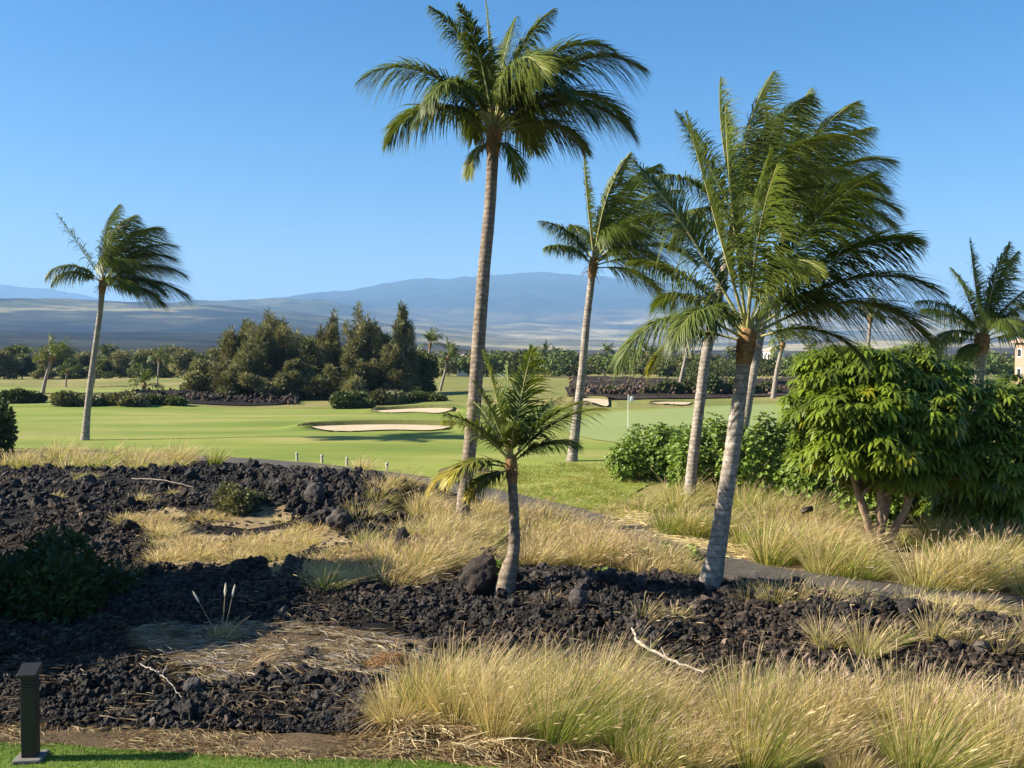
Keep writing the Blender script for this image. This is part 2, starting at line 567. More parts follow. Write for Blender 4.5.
def hill_h(X, Y, A, RR):
    px = 512 + 960 * np.tan(np.clip(A, -1.35, 1.35))
    zs = []
    for d, prof in LAY:
        p = np.array(prof, float)
        s = np.interp(px, p[:, 0], p[:, 1])
        zs.append(CAM_H + s / 960 * d * 1.0)
    ds = np.array([l[0] for l in LAY], float)
    Yd = RR  # distance along the ray
    Z = np.zeros_like(RR)
    for k in range(len(ds) - 1):
        m = (RR >= ds[k]) & (RR <= ds[k + 1])
        t = ((RR - ds[k]) / (ds[k + 1] - ds[k]))
        Z = np.where(m, zs[k] * (1 - t) + zs[k + 1] * t, Z)
    Z = np.where(RR < ds[0], -3.2, Z)
    rough = (fbm(X / 900, Y / 900, 11, 5) - .5) * np.clip(RR, 0, 12000) / 12000 * 90 + (fbm(X / 2500, Y / 2500, 15, 3) - .5) * np.clip(RR - 4000, 0, 8000) / 8000 * 110
    rough = rough + (fbm(X / 240, Y / 240, 27, 4) - .5) * np.clip(RR, 0, 6000) / 6000 * 34
    gul = -np.abs(fbm(X / 500 + 4, Y / 1600, 21, 3) - .5) * np.clip(RR - 1500, 0, 9000) / 9000 * 90
    return Z + (rough + gul) * sstep(500, 2500, RR) - 0.6 * (RR < 420)


def hill_tint(X, Y, A, RR, Z):
    RR = np.interp(RR, [0, 1500, 3200, 4700, 5300, 6300, 7000, 10500, 20000], [0, 700, 1800, 3200, 3900, 5200, 5900, 10500, 20000])
    n = fbm((X + .6 * Y) / 520, (Y - .25 * X) / 330, 5, 5)
    tan_ = np.array((.33, .275, .155))
    lava = np.array((.012, .009, .012))
    scrub = np.array((.062, .068, .034))
    forest = np.array((.030, .045, .035))
    px = 512 + 960 * np.tan(np.clip(A, -1.35, 1.35))
    left = 1 - sstep(330, 520, px + 120 * (fbm(X / 500, Y / 500, 31, 3) - .5))
    pale = np.array((.26, .23, .12))
    w0 = (1 - left)[..., None]
    c = tan_ * w0 + pale * (1 - w0)

    def bl(c, col, w):
        return c * (1 - w[..., None]) + col * w[..., None]
    # old lava flows low on the left, then alternating scrub, pasture and lava tongues running down the slope
    f1 = fbm((X + .9 * Y) / 420, (Y - .45 * X) / 190, 8, 5)
    f2 = fbm((X + .5 * Y) / 260, (Y - .30 * X) / 130, 18, 5)
    c = bl(c, scrub, left * sstep(.40, .56, n) * (1 - sstep(4300, 5000, RR)) * .9)
    c = bl(c, lava, left * sstep(.47, .57, f1) * sstep(1300, 1700, RR) * .85)
    c = bl(c, lava, left * (1 - sstep(1800, 2500, RR + 1800 * (f1 - .5))) * .96)
    c = bl(c, scrub, left * sstep(.52, .62, f2) * .5)
    c = bl(c, scrub, left * sstep(3800, 4600, RR) * .8)
    # right plain: scattered scrub and lava streaks
    c = bl(c, lava, (1 - left) * (1 - sstep(1100, 1700, RR + 900 * (n - .5))) * .85)
    c = bl(c, scrub, (1 - left) * sstep(.46, .6, fbm(X / 1300, Y / 420, 9, 4)) * sstep(900, 1600, RR) * .7)
    c = bl(c, lava, (1 - left) * sstep(.56, .66, fbm(X / 1800, Y / 520, 19, 4)) * .7)
    # forest on the upper dome
    c = bl(c, forest, sstep(.30, .46, (Z / 800) + .14 * (n - .5)) * sstep(5000, 7000, RR))
    c = bl(c, forest, sstep(13000, 14000, RR))
    return c


rs_far = np.concatenate([np.geomspace(320, 2600, 90), np.linspace(2650, 7400, 150), np.linspace(7480, 14000, 100), np.linspace(14100, 19000, 60)])
tag(polar('hills', -70, 70, 720, rs_far, hill_h, M['hills'], hill_tint), kind='structure')


# ------------------------------------------------------------------ draped sheets
def ragged(poly, step, amp, seed):
    out = []
    P = np.array(poly, float)
    n = len(P)
    for i in range(n):
        a, b = P[i], P[(i + 1) % n]
        k = max(1, int(np.hypot(*(b - a)) / step))
        for j in range(k):
            out.append(a + (b - a) * j / k)
    out = np.array(out)
    nx = (fbm(out[:, 0] / (step * 4), out[:, 1] / (step * 4), seed, 3) - .5) * 2 * amp
    ny = (fbm(out[:, 0] / (step * 4), out[:, 1] / (step * 4), seed + 5, 3) - .5) * 2 * amp
    out[:, 0] += nx
    out[:, 1] += ny
    return out


def chaikin(P, n=2):
    P = np.array(P, float)
    for _ in range(n):
        Q = np.roll(P, -1, axis=0)
        P = np.stack([P * .75 + Q * .25, P * .25 + Q * .75], 1).reshape(-1, 2)
    return P


def sheet(name, poly, spacing, off, mat, amp=0.0, seed=1, hfun=h, step=None, smooth=2):
    """poly in world metres -> draped triangulated sheet"""
    P = chaikin(poly, smooth) if smooth else np.array(poly, float)
    P = ragged(P, step or spacing * 1.5, amp, seed)
    mn, mx = P.min(0), P.max(0)
    gx, gy = np.meshgrid(np.arange(mn[0], mx[0], spacing), np.arange(mn[1], mx[1], spacing))
    gx = gx.ravel() + rng.uniform(-.2, .2, gx.size) * spacing
    gy = gy.ravel() + rng.uniform(-.2, .2, gy.size) * spacing
    m = inpoly(gx, gy, P)
    I = np.c_[gx[m], gy[m]]
    nb = len(P)
    allp = [Vector(p) for p in P] + [Vector(p) for p in I]
    r = delaunay_2d_cdt(allp, [(i, (i + 1) % nb) for i in range(nb)], [], 1, 1e-5)
    V2 = np.array([tuple(v) for v in r[0]])
    F = np.array([f for f in r[2] if len(f) == 3])
    V = np.c_[V2, hfun(V2[:, 0], V2[:, 1]) + off]
    a, b, c = V[F[:, 0]], V[F[:, 1]], V[F[:, 2]]
    nz = np.cross(b - a, c - a)[:, 2]
    F[nz < 0] = F[nz < 0][:, ::-1]
    mb = MB()
    mb.add(V, F)
    o = mb.build(name, mat)
    return tag(o, kind='structure')


def px2w(poly):
    return [flat(a, b) for a, b in poly]


# fairway
FAIR = px2w([(-160, 404), (40, 404), (190, 405), (330, 405), (440, 405), (560, 404), (640, 408), (800, 403), (1180, 404), (1180, 480), (800, 480), (700, 468), (640, 490), (600, 512), (560, 505), (480, 486), (400, 473), (300, 461), (180, 453.5), (60, 448), (-160, 445)])
sheet('fairway', FAIR, .7, .0, M['fairway'], .25, 2, lambda x, y: h(x, y) - bunk_dip(x, y), smooth=1, step=1.2)
sheet('far_fairway', px2w([(-250, 385), (40, 386), (200, 386), (260, 386.5), (250, 391), (100, 393), (-250, 393)]), 6, .05, M['fairway'], .5, 3)
sheet('distant_fairway', px2w([(575, 378), (690, 377), (690, 382), (560, 381.5)]), 8, .10, M['fairway'], .5, 4)
# putting green
sheet('putting_green', px2w([(560, 424), (600, 411), (700, 406), (800, 404), (900, 407), (900, 430), (780, 447), (650, 449), (570, 440)]), .7, .03, M['green'], .1, 5)
# bunkers
for k, (cx, hw, ya, yb, lip) in enumerate(BD):
    us = np.linspace(-1, 1, 25)
    far = [(cx + hw * u, yb - .25 * (yb - ya) * u * u - .02) for u in us]
    near = [(cx + hw * u, ya + (yb - ya) * (.42 + .45 * u ** 4 + .10 * math.sin(u * 5 + k) - .12 * u)) for u in us[::-1][1:-1]]
    lip_ = [(cx + hw * u, yb - .25 * (yb - ya) * u * u + .02) for u in us] + [(cx + hw * u, yb - .25 * (yb - ya) * u * u + .45) for u in us[::-1] * 1.0]
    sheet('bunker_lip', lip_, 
          .12, .05, M['lip_shade_turf'], .0, 60 + k, smooth=0)
    sheet('sand_bunker', far + near, .5, .07, M['sand'], .0, 6 + k, smooth=0)


# lava field: rough displaced sheet
def lava_h(x, y):
    a = path_dist(x, y)
    return h(x, y) + sstep(.6, 1.6, a) * (0.22 * (fbm(x * 1.1, y * 1.1, 41, 4) - .45) + .10 * np.abs(fbm(x * 3.2, y * 3.2, 45, 3) - .5) * 2)


pth = PATH_W
dirs = np.gradient(pth, axis=0)
dirs = dirs / np.linalg.norm(dirs, axis=1)[:, None]
nrm = np.c_[-dirs[:, 1], dirs[:, 0]]          # left of travel = far side
if nrm[4][1] < 0:
    nrm = -nrm
south = pth - nrm * .8
north = pth + nrm * .8
LAVA = [flat(-170, 448), *[tuple(p) for p in south[0:]], flat(1180, 742), flat(700, 742), flat(400, 737), flat(200, 731), flat(0, 727), flat(-170, 727)]
sheet('lava_field', LAVA, .20, .0, M['lava_ground'], .15, 11, lava_h, step=.35, smooth=0)
sheet('lava_outcrop', px2w([(575, 382.5), (640, 381), (720, 383), (860, 384), (860, 397), (700, 398), (600, 400), (560, 398)]), 1.5, .08, M['outcrop'], 1.0, 12,
      lambda x, y: h(x, y) + 2.2 * np.maximum(0, fbm(x / 5, y / 5, 43, 4) - .3) * (1 - sstep(391, 397, proj(x, y)[1])) * sstep(381, 384, proj(x, y)[1]))
for k, pp in enumerate([[(116, 520), (170, 514), (200, 520), (165, 526), (130, 527)], [(205, 522), (262, 516), (300, 524), (275, 534), (215, 534)], [(160, 540), (215, 538), (260, 545), (225, 556), (170, 553)], [(255, 540), (330, 532), (372, 545), (360, 556), (300, 560), (262, 552)],
                        [(140, 556), (190, 558), (240, 566), (200, 574), (155, 570)], [(245, 566), (310, 566), (330, 580), (290, 588), (240, 578)], [(335, 568), (380, 572), (415, 580), (385, 592), (340, 590)], [(345, 520), (375, 522), (392, 540), (372, 540)]]):
    sheet('straw_patch', px2w(pp), .16, .012, M['straw_ground'], .45, 130 + k, lava_h, step=.22)
sheet('dry_slope', [tuple(p) for p in north[4:]] + px2w([(1180, 530), (1000, 520), (850, 520), (720, 500), (640, 498), (585, 512)]), .3, .02, M['straw_ground'], .25, 14, step=.4, smooth=0)
sheet('soil_strip', px2w([(-170, 727), (0, 727), (120, 731), (200, 733), (400, 738), (700, 744), (1180, 746), (1180, 800), (700, 800), (420, 768), (280, 767), (100, 756), (60, 751), (-170, 749)]), .12, .0, M['soil'], .10, 15, lambda x, y: h(x, y) + .04 * fbm(x * 4, y * 4, 3, 3), step=.15, smooth=0)
sheet('lawn', px2w([(-170, 744), (60, 746), (100, 751), (280, 762), (430, 763), (700, 790), (1180, 810), (1180, 1500), (-170, 1500)]), .25, .036, M['lawn'], .06, 16, step=.15, smooth=0)
sheet('litter_patch', px2w([(130, 640), (250, 640), (330, 645), (430, 650), (400, 690), (300, 690), (200, 700), (150, 680)]), .12, .05, M['soil'], .35, 17, lava_h, step=.2)
# cart path
C = np.vstack([south, north[::-1]])
sheet('cart_path', [tuple(p) for p in C], .6, .045, M['asphalt'], .03, 18, lambda x, y: 0 * x, step=.5, smooth=0)
# ------------------------------------------------------------------ haze
hb = MB()
box(hb, (0, 9500, 530), (60000, 36000, 1080))
hz = hb.build('haze', [], smooth=False)
hm = bpy.data.materials.new('haze')
hm.use_nodes = True
hn = hm.node_tree
hn.nodes.remove(hn.nodes["Principled BSDF"])
pv = hn.nodes.new("ShaderNodeVolumePrincipled")
pv.inputs["Color"].default_value = (.31, .58, 1.0, 1)
pv.inputs["Density"].default_value = 0.95e-4
pv.inputs["Anisotropy"].default_value = 0.0
hn.links.new(pv.outputs[0], hn.nodes["Material Output"].inputs["Volume"])
hz.data.materials.append(hm)
hz.display_type = 'WIRE'
tag(hz, kind='stuff')

# ------------------------------------------------------------------ palms
WIND = np.array((1.0, 0.0, 0.0))


def frond_mesh(mb, p0, d0, L, droop=1.5, wind=0.3, roll=0.0, nl=190, wl=.017, leaf_len=.33, tip=(1, 1, 1), seed=0, hang=.8, petiole=.16):
    r = np.random.default_rng(seed)
    n = 16
    P = [np.array(p0, float)]
    d = np.array(d0, float)
    D = [d.copy()]
    for i in range(n):
        s = i / n
        d = unit(d + (np.array((0, 0, -1.0)) * droop * (.25 + 1.5 * s) + WIND * wind * (.3 + 1.4 * s)) / n)
        D.append(d.copy())
        P.append(P[-1] + d * L / n)
    P, D = np.array(P), np.array(D)
    rad = np.linspace(.034, .005, n + 1) * (L / 4) ** .5
    rad[0] *= 1.7
    tube(mb, P, rad, 5, 1, (1, 1, 1), cap=False)
    # frame carried along the rib
    h0 = np.array((d0[0], d0[1], 0.0)) + np.array((.02, -.05, 0))
    S = unit(np.cross(h0, (0, 0, 1.0)))
    SS = []
    for i in range(n + 1):
        S = unit(S - D[i] * (S @ D[i]))
        SS.append(S)
    SS = np.array(SS)
    if roll:
        NN = np.cross(SS, D)
        SS = SS * math.cos(roll) + NN * math.sin(roll)
    NN = np.cross(SS, D)
    up = np.where((NN[:, 2].sum() < 0), -1.0, 1.0)
    NN = NN * up
    for side in (-1, 1):
        s = petiole + (1 - petiole) * (np.arange(nl) + r.uniform(-.3, .3, nl)) / nl
        s = np.clip(s, petiole, .995)
        u = (s - petiole) / (1 - petiole)
        q = s * n
        i0 = np.minimum(q.astype(int), n - 1)
        fq = (q - i0)[:, None]
        lerp = lambda A: A[i0] * (1 - fq) + A[i0 + 1] * fq
        B, T, Sv, Nv = lerp(P), unit(lerp(D)), unit(lerp(SS)), unit(lerp(NN))
        ang = np.radians(50 - 27 * u + r.normal(0, 5, nl))[:, None]
        dv = unit(T * np.cos(ang) + side * Sv * np.sin(ang) + Nv * (.32 - .25 * u[:, None]) + r.normal(0, .09, (nl, 3)))
        ln = L * leaf_len * (np.sin(np.pi * (.13 + .83 * u ** .8))) * r.uniform(.85, 1.08, nl) + .05
        bend = np.array((0, 0, -1.0)) * (hang * r.uniform(.5, 1.5, nl))[:, None] + WIND * (wind * .8 + .08) * r.uniform(.6, 1.3, nl)[:, None]
        w = unit(np.cross(dv, Nv))
        w = unit(w + Nv * .35 * side)
        wd = wl * r.uniform(.8, 1.15, nl) * (1 - .35 * u)
        tv = np.clip(r.normal(1, .14, (nl, 1)), .6, 1.5)
        tc = (np.ones(3) * (1 - u[:, None] ** 2) + np.array(tip) * u[:, None] ** 2) * tv
        strips(mb, B, dv, ln, wd, bend, w, (.55, 1, .75, .06), (0, .33, .7, 1), 0, tc)
    return P


def dvec(th, ph):
    th, ph = R(th), R(ph)
    return np.array((math.cos(ph) * math.sin(th), -math.sin(ph), math.cos(ph) * math.cos(th)))


def smooth_path(P, Rr, n=34):
    P, Rr = np.array(P, float), np.array(Rr, float)
    t = np.concatenate(([0], np.cumsum(np.linalg.norm(np.diff(P, axis=0), axis=1))))
    # Catmull-Rom on the key points
    m = np.gradient(P, t, axis=0)
    q = np.linspace(0, t[-1], n)
    out = []
    for v in q:
        i = min(np.searchsorted(t, v, 'right') - 1, len(t) - 2)
        hh = t[i + 1] - t[i]
        a = (v - t[i]) / hh
        out.append((2 * a ** 3 - 3 * a * a + 1) * P[i] + (a ** 3 - 2 * a * a + a) * hh * m[i] + (-2 * a ** 3 + 3 * a * a) * P[i + 1] + (a ** 3 - a * a) * hh * m[i + 1])
    return np.array(out), np.interp(q, t, Rr)


PALM_MATS = [M['palm_leaf'], M['palm_rib']]


def palm(label, px_pts, widths, fronds, Y=None, group=None, sink=.15, nl=190, wl=.017, seed=1, leaf_len=.33, hang=.8, crown_h=.55, trunk_tint=(1, 1, 1), base_z=None, lean_y=0.0, ls=1.0, petiole=.16):
    """px_pts: trunk axis from base to crown in photo pixels (unprojected at the palm's own depth)"""
    b = G(*px_pts[0])
    if Y is not None:
        b = at(px_pts[0][0], px_pts[0][1], Y)
        b[2] = float(h(b[0], b[1])) if base_z is None else base_z
    Yd = b[1]
    W = []
    for k, p in enumerate(px_pts):
        q = at(p[0], p[1], Yd + lean_y * k / (len(px_pts) - 1))
        W.append(q - b)
    W = np.array(W)
    W[0] = (W[0][0], 0, 0)
    root = thing('coconut_palm', b, label, 'palm tree', group)
    rr = np.array(widths) / 2 / FPX * Yd
    P, Q = smooth_path(W, rr)
    r = np.random.default_rng(seed)
    ring = 1 + .015 * np.sin(np.arange(len(Q)) * 2.4) + r.normal(0, .015, len(Q))
    P0 = np.vstack([P[0] + (P[0] - P[1]) * .01 + np.array((0, 0, -sink)), P])
    Q0 = np.concatenate([[Q[0] * 1.25], Q * ring])
    Q0[1] *= 1.12
    mb = MB()
    tube(mb, P0, Q0, 14, 0, trunk_tint)
    mb.build('trunk', M['palm_trunk'], root)
    top = P[-1]
    ax = unit(P[-1] - P[-4])
    # fibrous leaf bases
    mb = MB()
    ch = crown_h
    rt = Q[-1]
    k = np.linspace(0, 1, 9)
    bulge = rt * (1.03 + .42 * np.sin(np.pi * np.clip(k * .9 + .02, 0, 1)) * .7)
    bulge[-1] = rt * .45
    tube(mb, top - ax * .08 + ax[None] * (k * (ch + .08))[:, None], bulge, 12, 0, (1, 1, 1))
    nb = 46
    a = r.uniform(0, 2 * np.pi, nb)
    hb_ = r.uniform(0, ch * .6, nb)
    bs = top + ax * hb_[:, None] + np.c_[np.cos(a), np.sin(a), 0 * a] * rt * 1.25
    dv = unit(np.c_[np.cos(a), np.sin(a), r.uniform(-.4, 1.2, nb)])
    strips(mb, bs, dv, r.uniform(.12, .32, nb) * ch / .55, np.full(nb, rt * .16), np.tile((0, 0, -.6), (nb, 1)), unit(np.cross(dv, (0, 0, 1))), (1, .8, .3), (0, .5, 1), 0, r.uniform(.6, 1.4, (nb, 1)) * np.ones(3))
    mb.build('leaf_base', M['palm_fibre'], root)
    for i, f in enumerate(fronds):
        th, ph, L, dr, wi = f[:5]
        L = L * ls
        kw = f[5] if len(f) > 5 else {}
        d0 = dvec(th, ph)
        p0 = top + ax * (ch * (.35 + .5 * max(0, d0[2]))) + d0 * rt * .6
        mb = MB()
        k2 = dict(petiole=petiole, nl=nl, wl=wl, leaf_len=leaf_len, hang=hang)
        k2.update(kw)
        frond_mesh(mb, p0, d0, L, dr, wi, seed=seed * 100 + i, **k2)
        mb.build('frond', PALM_MATS, root)
    return root


YL = dict(tip=(3.2, 2.2, .9))
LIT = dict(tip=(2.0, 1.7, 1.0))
DEAD = dict(tip=(4.5, 2.6, 1.2))
GP = 'coconut palms on the golf course'

# the tall palm
palm('tallest coconut palm, long ringed trunk rising from blond grass to the top of the view', [(461, 529), (466, 480), (473, 420), (478, 350), (484, 270), (490, 205), (493, 152)], [15, 13.5, 14, 13.5, 12.5, 11.5, 11.5], [
    (-40, 8, 4.6, 1.75, .0), (-48, -20, 4.2, 1.9, .0), (-28, 30, 3.4, 2.5, .0), (-20, -25, 3.7, 1.6, .0), (-10, 15, 3.6, 1.2, .0), (-3, 5, 3.7, .2, -.03, dict(roll=1.2, leaf_len=.12)), (6, -10, 3.7, .9, .05), (-15, 5, 3.9, 1.5, .0),
    (12, 26, 3.9, 2.8, .15, dict(roll=-.7, **LIT)), (20, -15, 4.1, 1.7, .15), (28, 5, 4.5, 1.7, .2), (38, 5, 5.1, 1.6, .2), (46, -15, 4.8, 1.7, .15), (48, 24, 3.6, 1.9, .15), (58, 8, 4.5, 1.7, .1), (-52, 25, 2.8, 1.7, .0), (60, -20, 3.2, 1.6, .15),
    (-15, -45, 3.7, 1.8, .05), (22, -48, 3.9, 1.8, .1), (32, 30, 3.4, 2.0, .15), (15, 0, 3.9, 1.1, .1),
    (105, 55, 1.8, 2.6, 0, dict(tip=(3, 2.2, .9), nl=90, wl=.016)), (-110, 45, 1.5, 2.6, 0, dict(tip=(3, 2.2, .9), nl=90, wl=.016))], seed=3, trunk_tint=(.78, .72, .66), ls=.84, hang=.75, leaf_len=.31, wl=.021, crown_h=.7)

# small palm in front
palm('small young palm with a thick swollen foot beside the black boulder, its lower fronds yellowing', [(504, 597), (507, 578), (513, 555), (514, 515), (512, 478)], [23, 19, 12.5, 10, 9.5], [
    (-39, 25, 1.75, 0.71, .0, LIT), (-66, 35, 1.5, 1.35, .0, DEAD), (-78, 15, 1.6, 1.20, .0, DEAD), (-95, 40, 1.1, 0.90, 0, DEAD), (-12, 10, 2.05, 0.22, -.05, dict(roll=.8, tip=(1.7, 1.5, 1))),
    (-19, 25, 1.8, 0.38, -.05, dict(roll=.6)), (9, 0, 2.05, 0.26, .05, dict(roll=1.0, tip=(2, 1.8, 1))), (-2, -20, 1.9, 0.30, .0, dict(roll=1.3)), (35, 20, 1.9, 0.68, .2, LIT), (43, 5, 2.0, 0.83, .2, YL),
    (30, -30, 1.8, 0.60, .1), (51, 30, 1.45, 0.83, .1), (-27, -35, 1.7, 0.60, 0), (56, -20, 1.4, 0.90, .1), (3, 40, 1.4, 0.90, 0), (-45, -20, 1.6, 0.83, 0, YL)], seed=5, ls=.93, nl=90, wl=.017, leaf_len=.36, hang=.5, crown_h=.42, trunk_tint=(.75, .68, .62))

# front leaning palm
palm('front leaning coconut palm with a grey trunk thickening at its foot among the lava rocks', [(709, 590), (716, 555), (724, 505), (733, 445), (740, 392), (744, 360)], [26, 19.5, 16.5, 16, 14.5, 14.5], [
    (-60, 15, 2.9, 1.9, .05), (-46, 35, 2.5, 1.8, .05), (-36, -25, 3.1, 1.0, .10), (-20, 15, 4.2, .40, .12, dict(roll=.9)), (-28, -5, 3.9, .60, .12, dict(roll=.7)), (-11, 10, 4.1, .38, .15, dict(roll=1.2, tip=(1.5, 1.4, 1))),
    (-4, 30, 3.4, .5, .15, dict(roll=1.3, tip=(1.6, 1.5, 1))), (6, -15, 3.9, .4, .15, dict(roll=1.2)), (10, 22, 2.5, 2.5, .12, dict(roll=-.8, leaf_len=.22, **LIT)), (24, 5, 3.7, .8, .2, dict(roll=.8)), (40, 5, 3.6, 1.0, .2, dict(roll=.5)),
    (48, 12, 3.6, 1.3, .2), (58, 0, 3.6, 1.5, .2), (66, 25, 2.2, 1.5, .1), (44, -35, 3.2, 1.1, .15), (-34, -45, 3.0, 1.0, .05), (-70, -10, 2.0, 1.8, 0, YL)], petiole=.2, seed=7, ls=.93, hang=.7, wl=.017, leaf_len=.34, crown_h=.6)

# two palms behind it
palm('coconut palm rooted in the pale grass right behind the front leaning palm', [(689, 506), (692, 470), (699, 410), (707, 350), (713, 322), (722, 280), (733, 238)], [13.5, 11.5, 10.5, 10.5, 10, 9.5, 9.5], [
    (-48, 20, 3.6, 1.0, .25), (-30, 10, 4.2, .8, .3), (-16, 10, 4.6, .6, .35, dict(roll=.6)), (-2, 15, 4.8, .7, .4, dict(roll=.9)), (12, 5, 4.7, .8, .5, dict(roll=.8)), (24, 20, 4.4, 1.1, .55, LIT),
    (38, -10, 4.5, 1.1, .6), (52, 15, 4.3, 1.2, .5), (66, 0, 4.1, 1.3, .4), (80, 25, 3.3, 1.4, .3), (-60, 25, 2.8, 1.5, .2), (-70, -25, 2.5, 1.5, .2), (20, -45, 4.1, 1.0, .4)], seed=9, ls=.86, wl=.022, leaf_len=.33, crown_h=.65)
palm('coconut palm slanting out of the hedge, hindmost of the three leaning together', [(733, 470), (745, 420), (751, 385), (758, 349), (766, 310), (774, 285), (785, 236)], [10.5, 9.5, 9, 8.5, 8, 8, 8], [
    (-22, 10, 5.2, .8, .5), (-8, 10, 5.8, .8, .55, dict(roll=.7)), (6, 15, 5.9, .9, .6, dict(roll=.9)), (18, 5, 5.6, 1.0, .6, LIT), (30, 20, 5.3, 1.2, .6), (42, -5, 5.2, 1.3, .55), (54, 15, 5.0, 1.4, .5, LIT),
    (64, 0, 5.0, 1.2, .4), (76, 20, 4.3, 1.2, .4), (-45, 20, 4.0, 1.3, .3), (88, 10, 3.4, 1.4, .3), (-70, 30, 3.0, 1.6, .1), (25, -45, 5, 1, .4)], Y=38, seed=11, ls=.85, wl=.027, leaf_len=.32, crown_h=.8)

# middle palm
palm('slim pale coconut palm on the grassy rise between tallest palm and leaning ones', [(572, 461), (576, 425), (582, 372), (587, 318), (592, 276)], [11, 9, 7.8, 7.2, 7], [
    (-40, 15, 2.7, .9, .0), (-55, 30, 2.4, .9, .1), (-8, 10, 4.3, .35, .1, dict(roll=.6, leaf_len=.13)), (6, 20, 4.2, .55, .35, dict(roll=.8)), (16, 5, 4.3, .7, .55, dict(roll=.6)), (28, 10, 4.2, .9, .6), (38, -10, 4.2, 1.0, .6), (48, 20, 4.0, 1.2, .55, LIT),
    (60, 5, 3.9, 1.3, .5), (72, 15, 3.3, 1.4, .4), (84, -15, 2.8, 1.3, .3), (20, -45, 3.9, .9, .5), (-20, -40, 3.4, .9, .3), (50, 45, 3.4, 1.6, .4), (15, 45, 3.6, 1.5, .5), (34, 30, 4.0, 1.1, .5)], seed=13, wl=.026, leaf_len=.33, crown_h=.75)

# left palm
palm('wind blown coconut palm standing alone on the left beside the fairway', [(85, 440), (87, 415), (91, 380), (97, 335), (101, 304), (102, 292)], [8.5, 6.6, 6, 5.4, 5.2, 5.6], [
    (-30, 10, 3.9, .3, .15, dict(roll=.5, nl=38)), (-42, 30, 3.0, 1.9, .1), (-55, 10, 2.6, 1.8, .1), (2, 10, 4.0, .5, .6, dict(roll=.9)), (14, 20, 4.2, .6, .8, dict(roll=.6)), (24, 5, 4.2, .8, .9, dict(roll=.4)), (34, -10, 4.1, .9, .9),
    (46, 10, 4.1, 1.0, .8), (58, 0, 4.2, 1.1, .6), (68, 20, 3.6, 1.3, .5), (76, 0, 4.3, 1.0, .4), (84, 15, 3.4, 1.0, .3), (10, -45, 3.7, .7, .7), (40, -45, 3.7, .8, .6), (60, 45, 3.0, 1.4, .5), (20, 45, 3.4, 1.2, .7)], seed=15, wl=.027, leaf_len=.34, crown_h=.7)

# right palm behind the big shrub
palm('palm with an orange brown crown base rising behind the umbrella trees at the right edge', [(974, 455), (977, 400), (979, 375), (981, 352)], [11, 10, 10, 11], [
    (-62, 15, 2.6, 1.9, .05, LIT), (-46, 10, 3.3, 1.0, .05, LIT), (-30, 20, 3.5, .7, .1, dict(roll=.6)), (-12, 5, 3.7, .35, .1, dict(roll=.9)), (2, 15, 3.6, .5, .15, dict(roll=1.1)), (16, -5, 3.6, .6, .2, dict(roll=.8)), (30, 15, 3.5, .8, .25), (44, 5, 3.5, .9, .2),
    (58, 10, 3.3, 1.2, .2), (72, 0, 3.0, 1.3, .1), (-72, -20, 2.4, 1.7, 0), (-30, -45, 3.2, .8, .1), (35, -45, 3.3, .8, .1), (-85, 35, 1.7, 1.8, 0, YL), (0, 50, 2.6, 1.8, .1)], Y=38, seed=17, wl=.022, leaf_len=.34, crown_h=.8)


def rnd_fronds(n, L, wind, seed):
    r = np.random.default_rng(seed)
    out = []
    for i in range(n):
        out.append((r.uniform(-85, 85) * (1 if i % 3 else .5), r.uniform(-50, 50), L * r.uniform(.8, 1.1), r.uniform(.7, 1.9), wind * r.uniform(.6, 1.3)))
    return out


FP = dict(nl=22, wl=.06, leaf_len=.28, crown_h=.6)
palm('short palm leaning right beyond the low hedges at the far left', [(42, 396), (46, 378), (51, 362)], [4, 3.2, 3.4], [(-12, 0, 2.6, .4, .2), (5, 20, 2.7, .5, .3), (20, -10, 2.8, .7, .4), (35, 10, 2.9, .9, .5), (50, 0, 2.8, 1.0, .5), (66, 10, 2.6, 1.1, .4), (78, 0, 2.2, 1.2, .3), (-45, 10, 2.4, 1.3, .1), (-65, 0, 2.0, 1.5, .1), (25, -40, 2.6, .8, .4), (15, 40, 2.4, 1.1, .4)], seed=21, **FP)
palm('slim far palm seen between the two leaning trunks, above the dark lava outcrop', [(678, 392), (684, 365), (690, 336)], [4.2, 3.2, 3.4], rnd_fronds(15, 3.0, .3, 2), seed=22, **FP)
palm('far palm with a pale slanting trunk just left of the umbrella tree', [(773, 398), (777, 370), (782, 348)], [5, 4.2, 4.2], rnd_fronds(15, 3.3, .3, 3), seed=23, **FP)
palm('far palm whose thin trunk shows above the top of the umbrella tree', [(866, 388), (868, 350), (870, 322)], [4, 3.4, 3.6], rnd_fronds(16, 3.6, .25, 4), Y=105, seed=24, **FP)
palm('taller of the two far palms right of the ironwood trees', [(427, 392), (428, 365), (430, 347)], [2.6, 2.2, 2.2], rnd_fronds(15, 2.3, .15, 5), Y=118, seed=25, **FP)
palm('bushier of the two far palms right of the ironwood trees', [(440, 394), (444, 376), (448, 360)], [2.8, 2.4, 2.4], rnd_fronds(17, 2.2, .15, 6), Y=112, seed=26, **FP)
palm('thin palm standing on the far fairway left of the ironwood trees', [(157, 391), (158, 375), (159, 362)], [2, 1.6, 1.8], rnd_fronds(13, 1.9, .3, 7), Y=125, seed=27, **FP)
palm('stemless young palm in the low hedge beyond the left fairway', [(143, 396), (143.5, 391), (144, 388)], [3.5, 3, 3], rnd_fronds(15, 2.2, .2, 8), Y=100, seed=28, **FP)
palm('small far palm nearest right of the wind blown palm trunk', [(93, 392), (94, 382), (95, 374)], [1.8, 1.6, 1.6], rnd_fronds(12, 1.7, .3, 9), Y=130, seed=29, **FP)
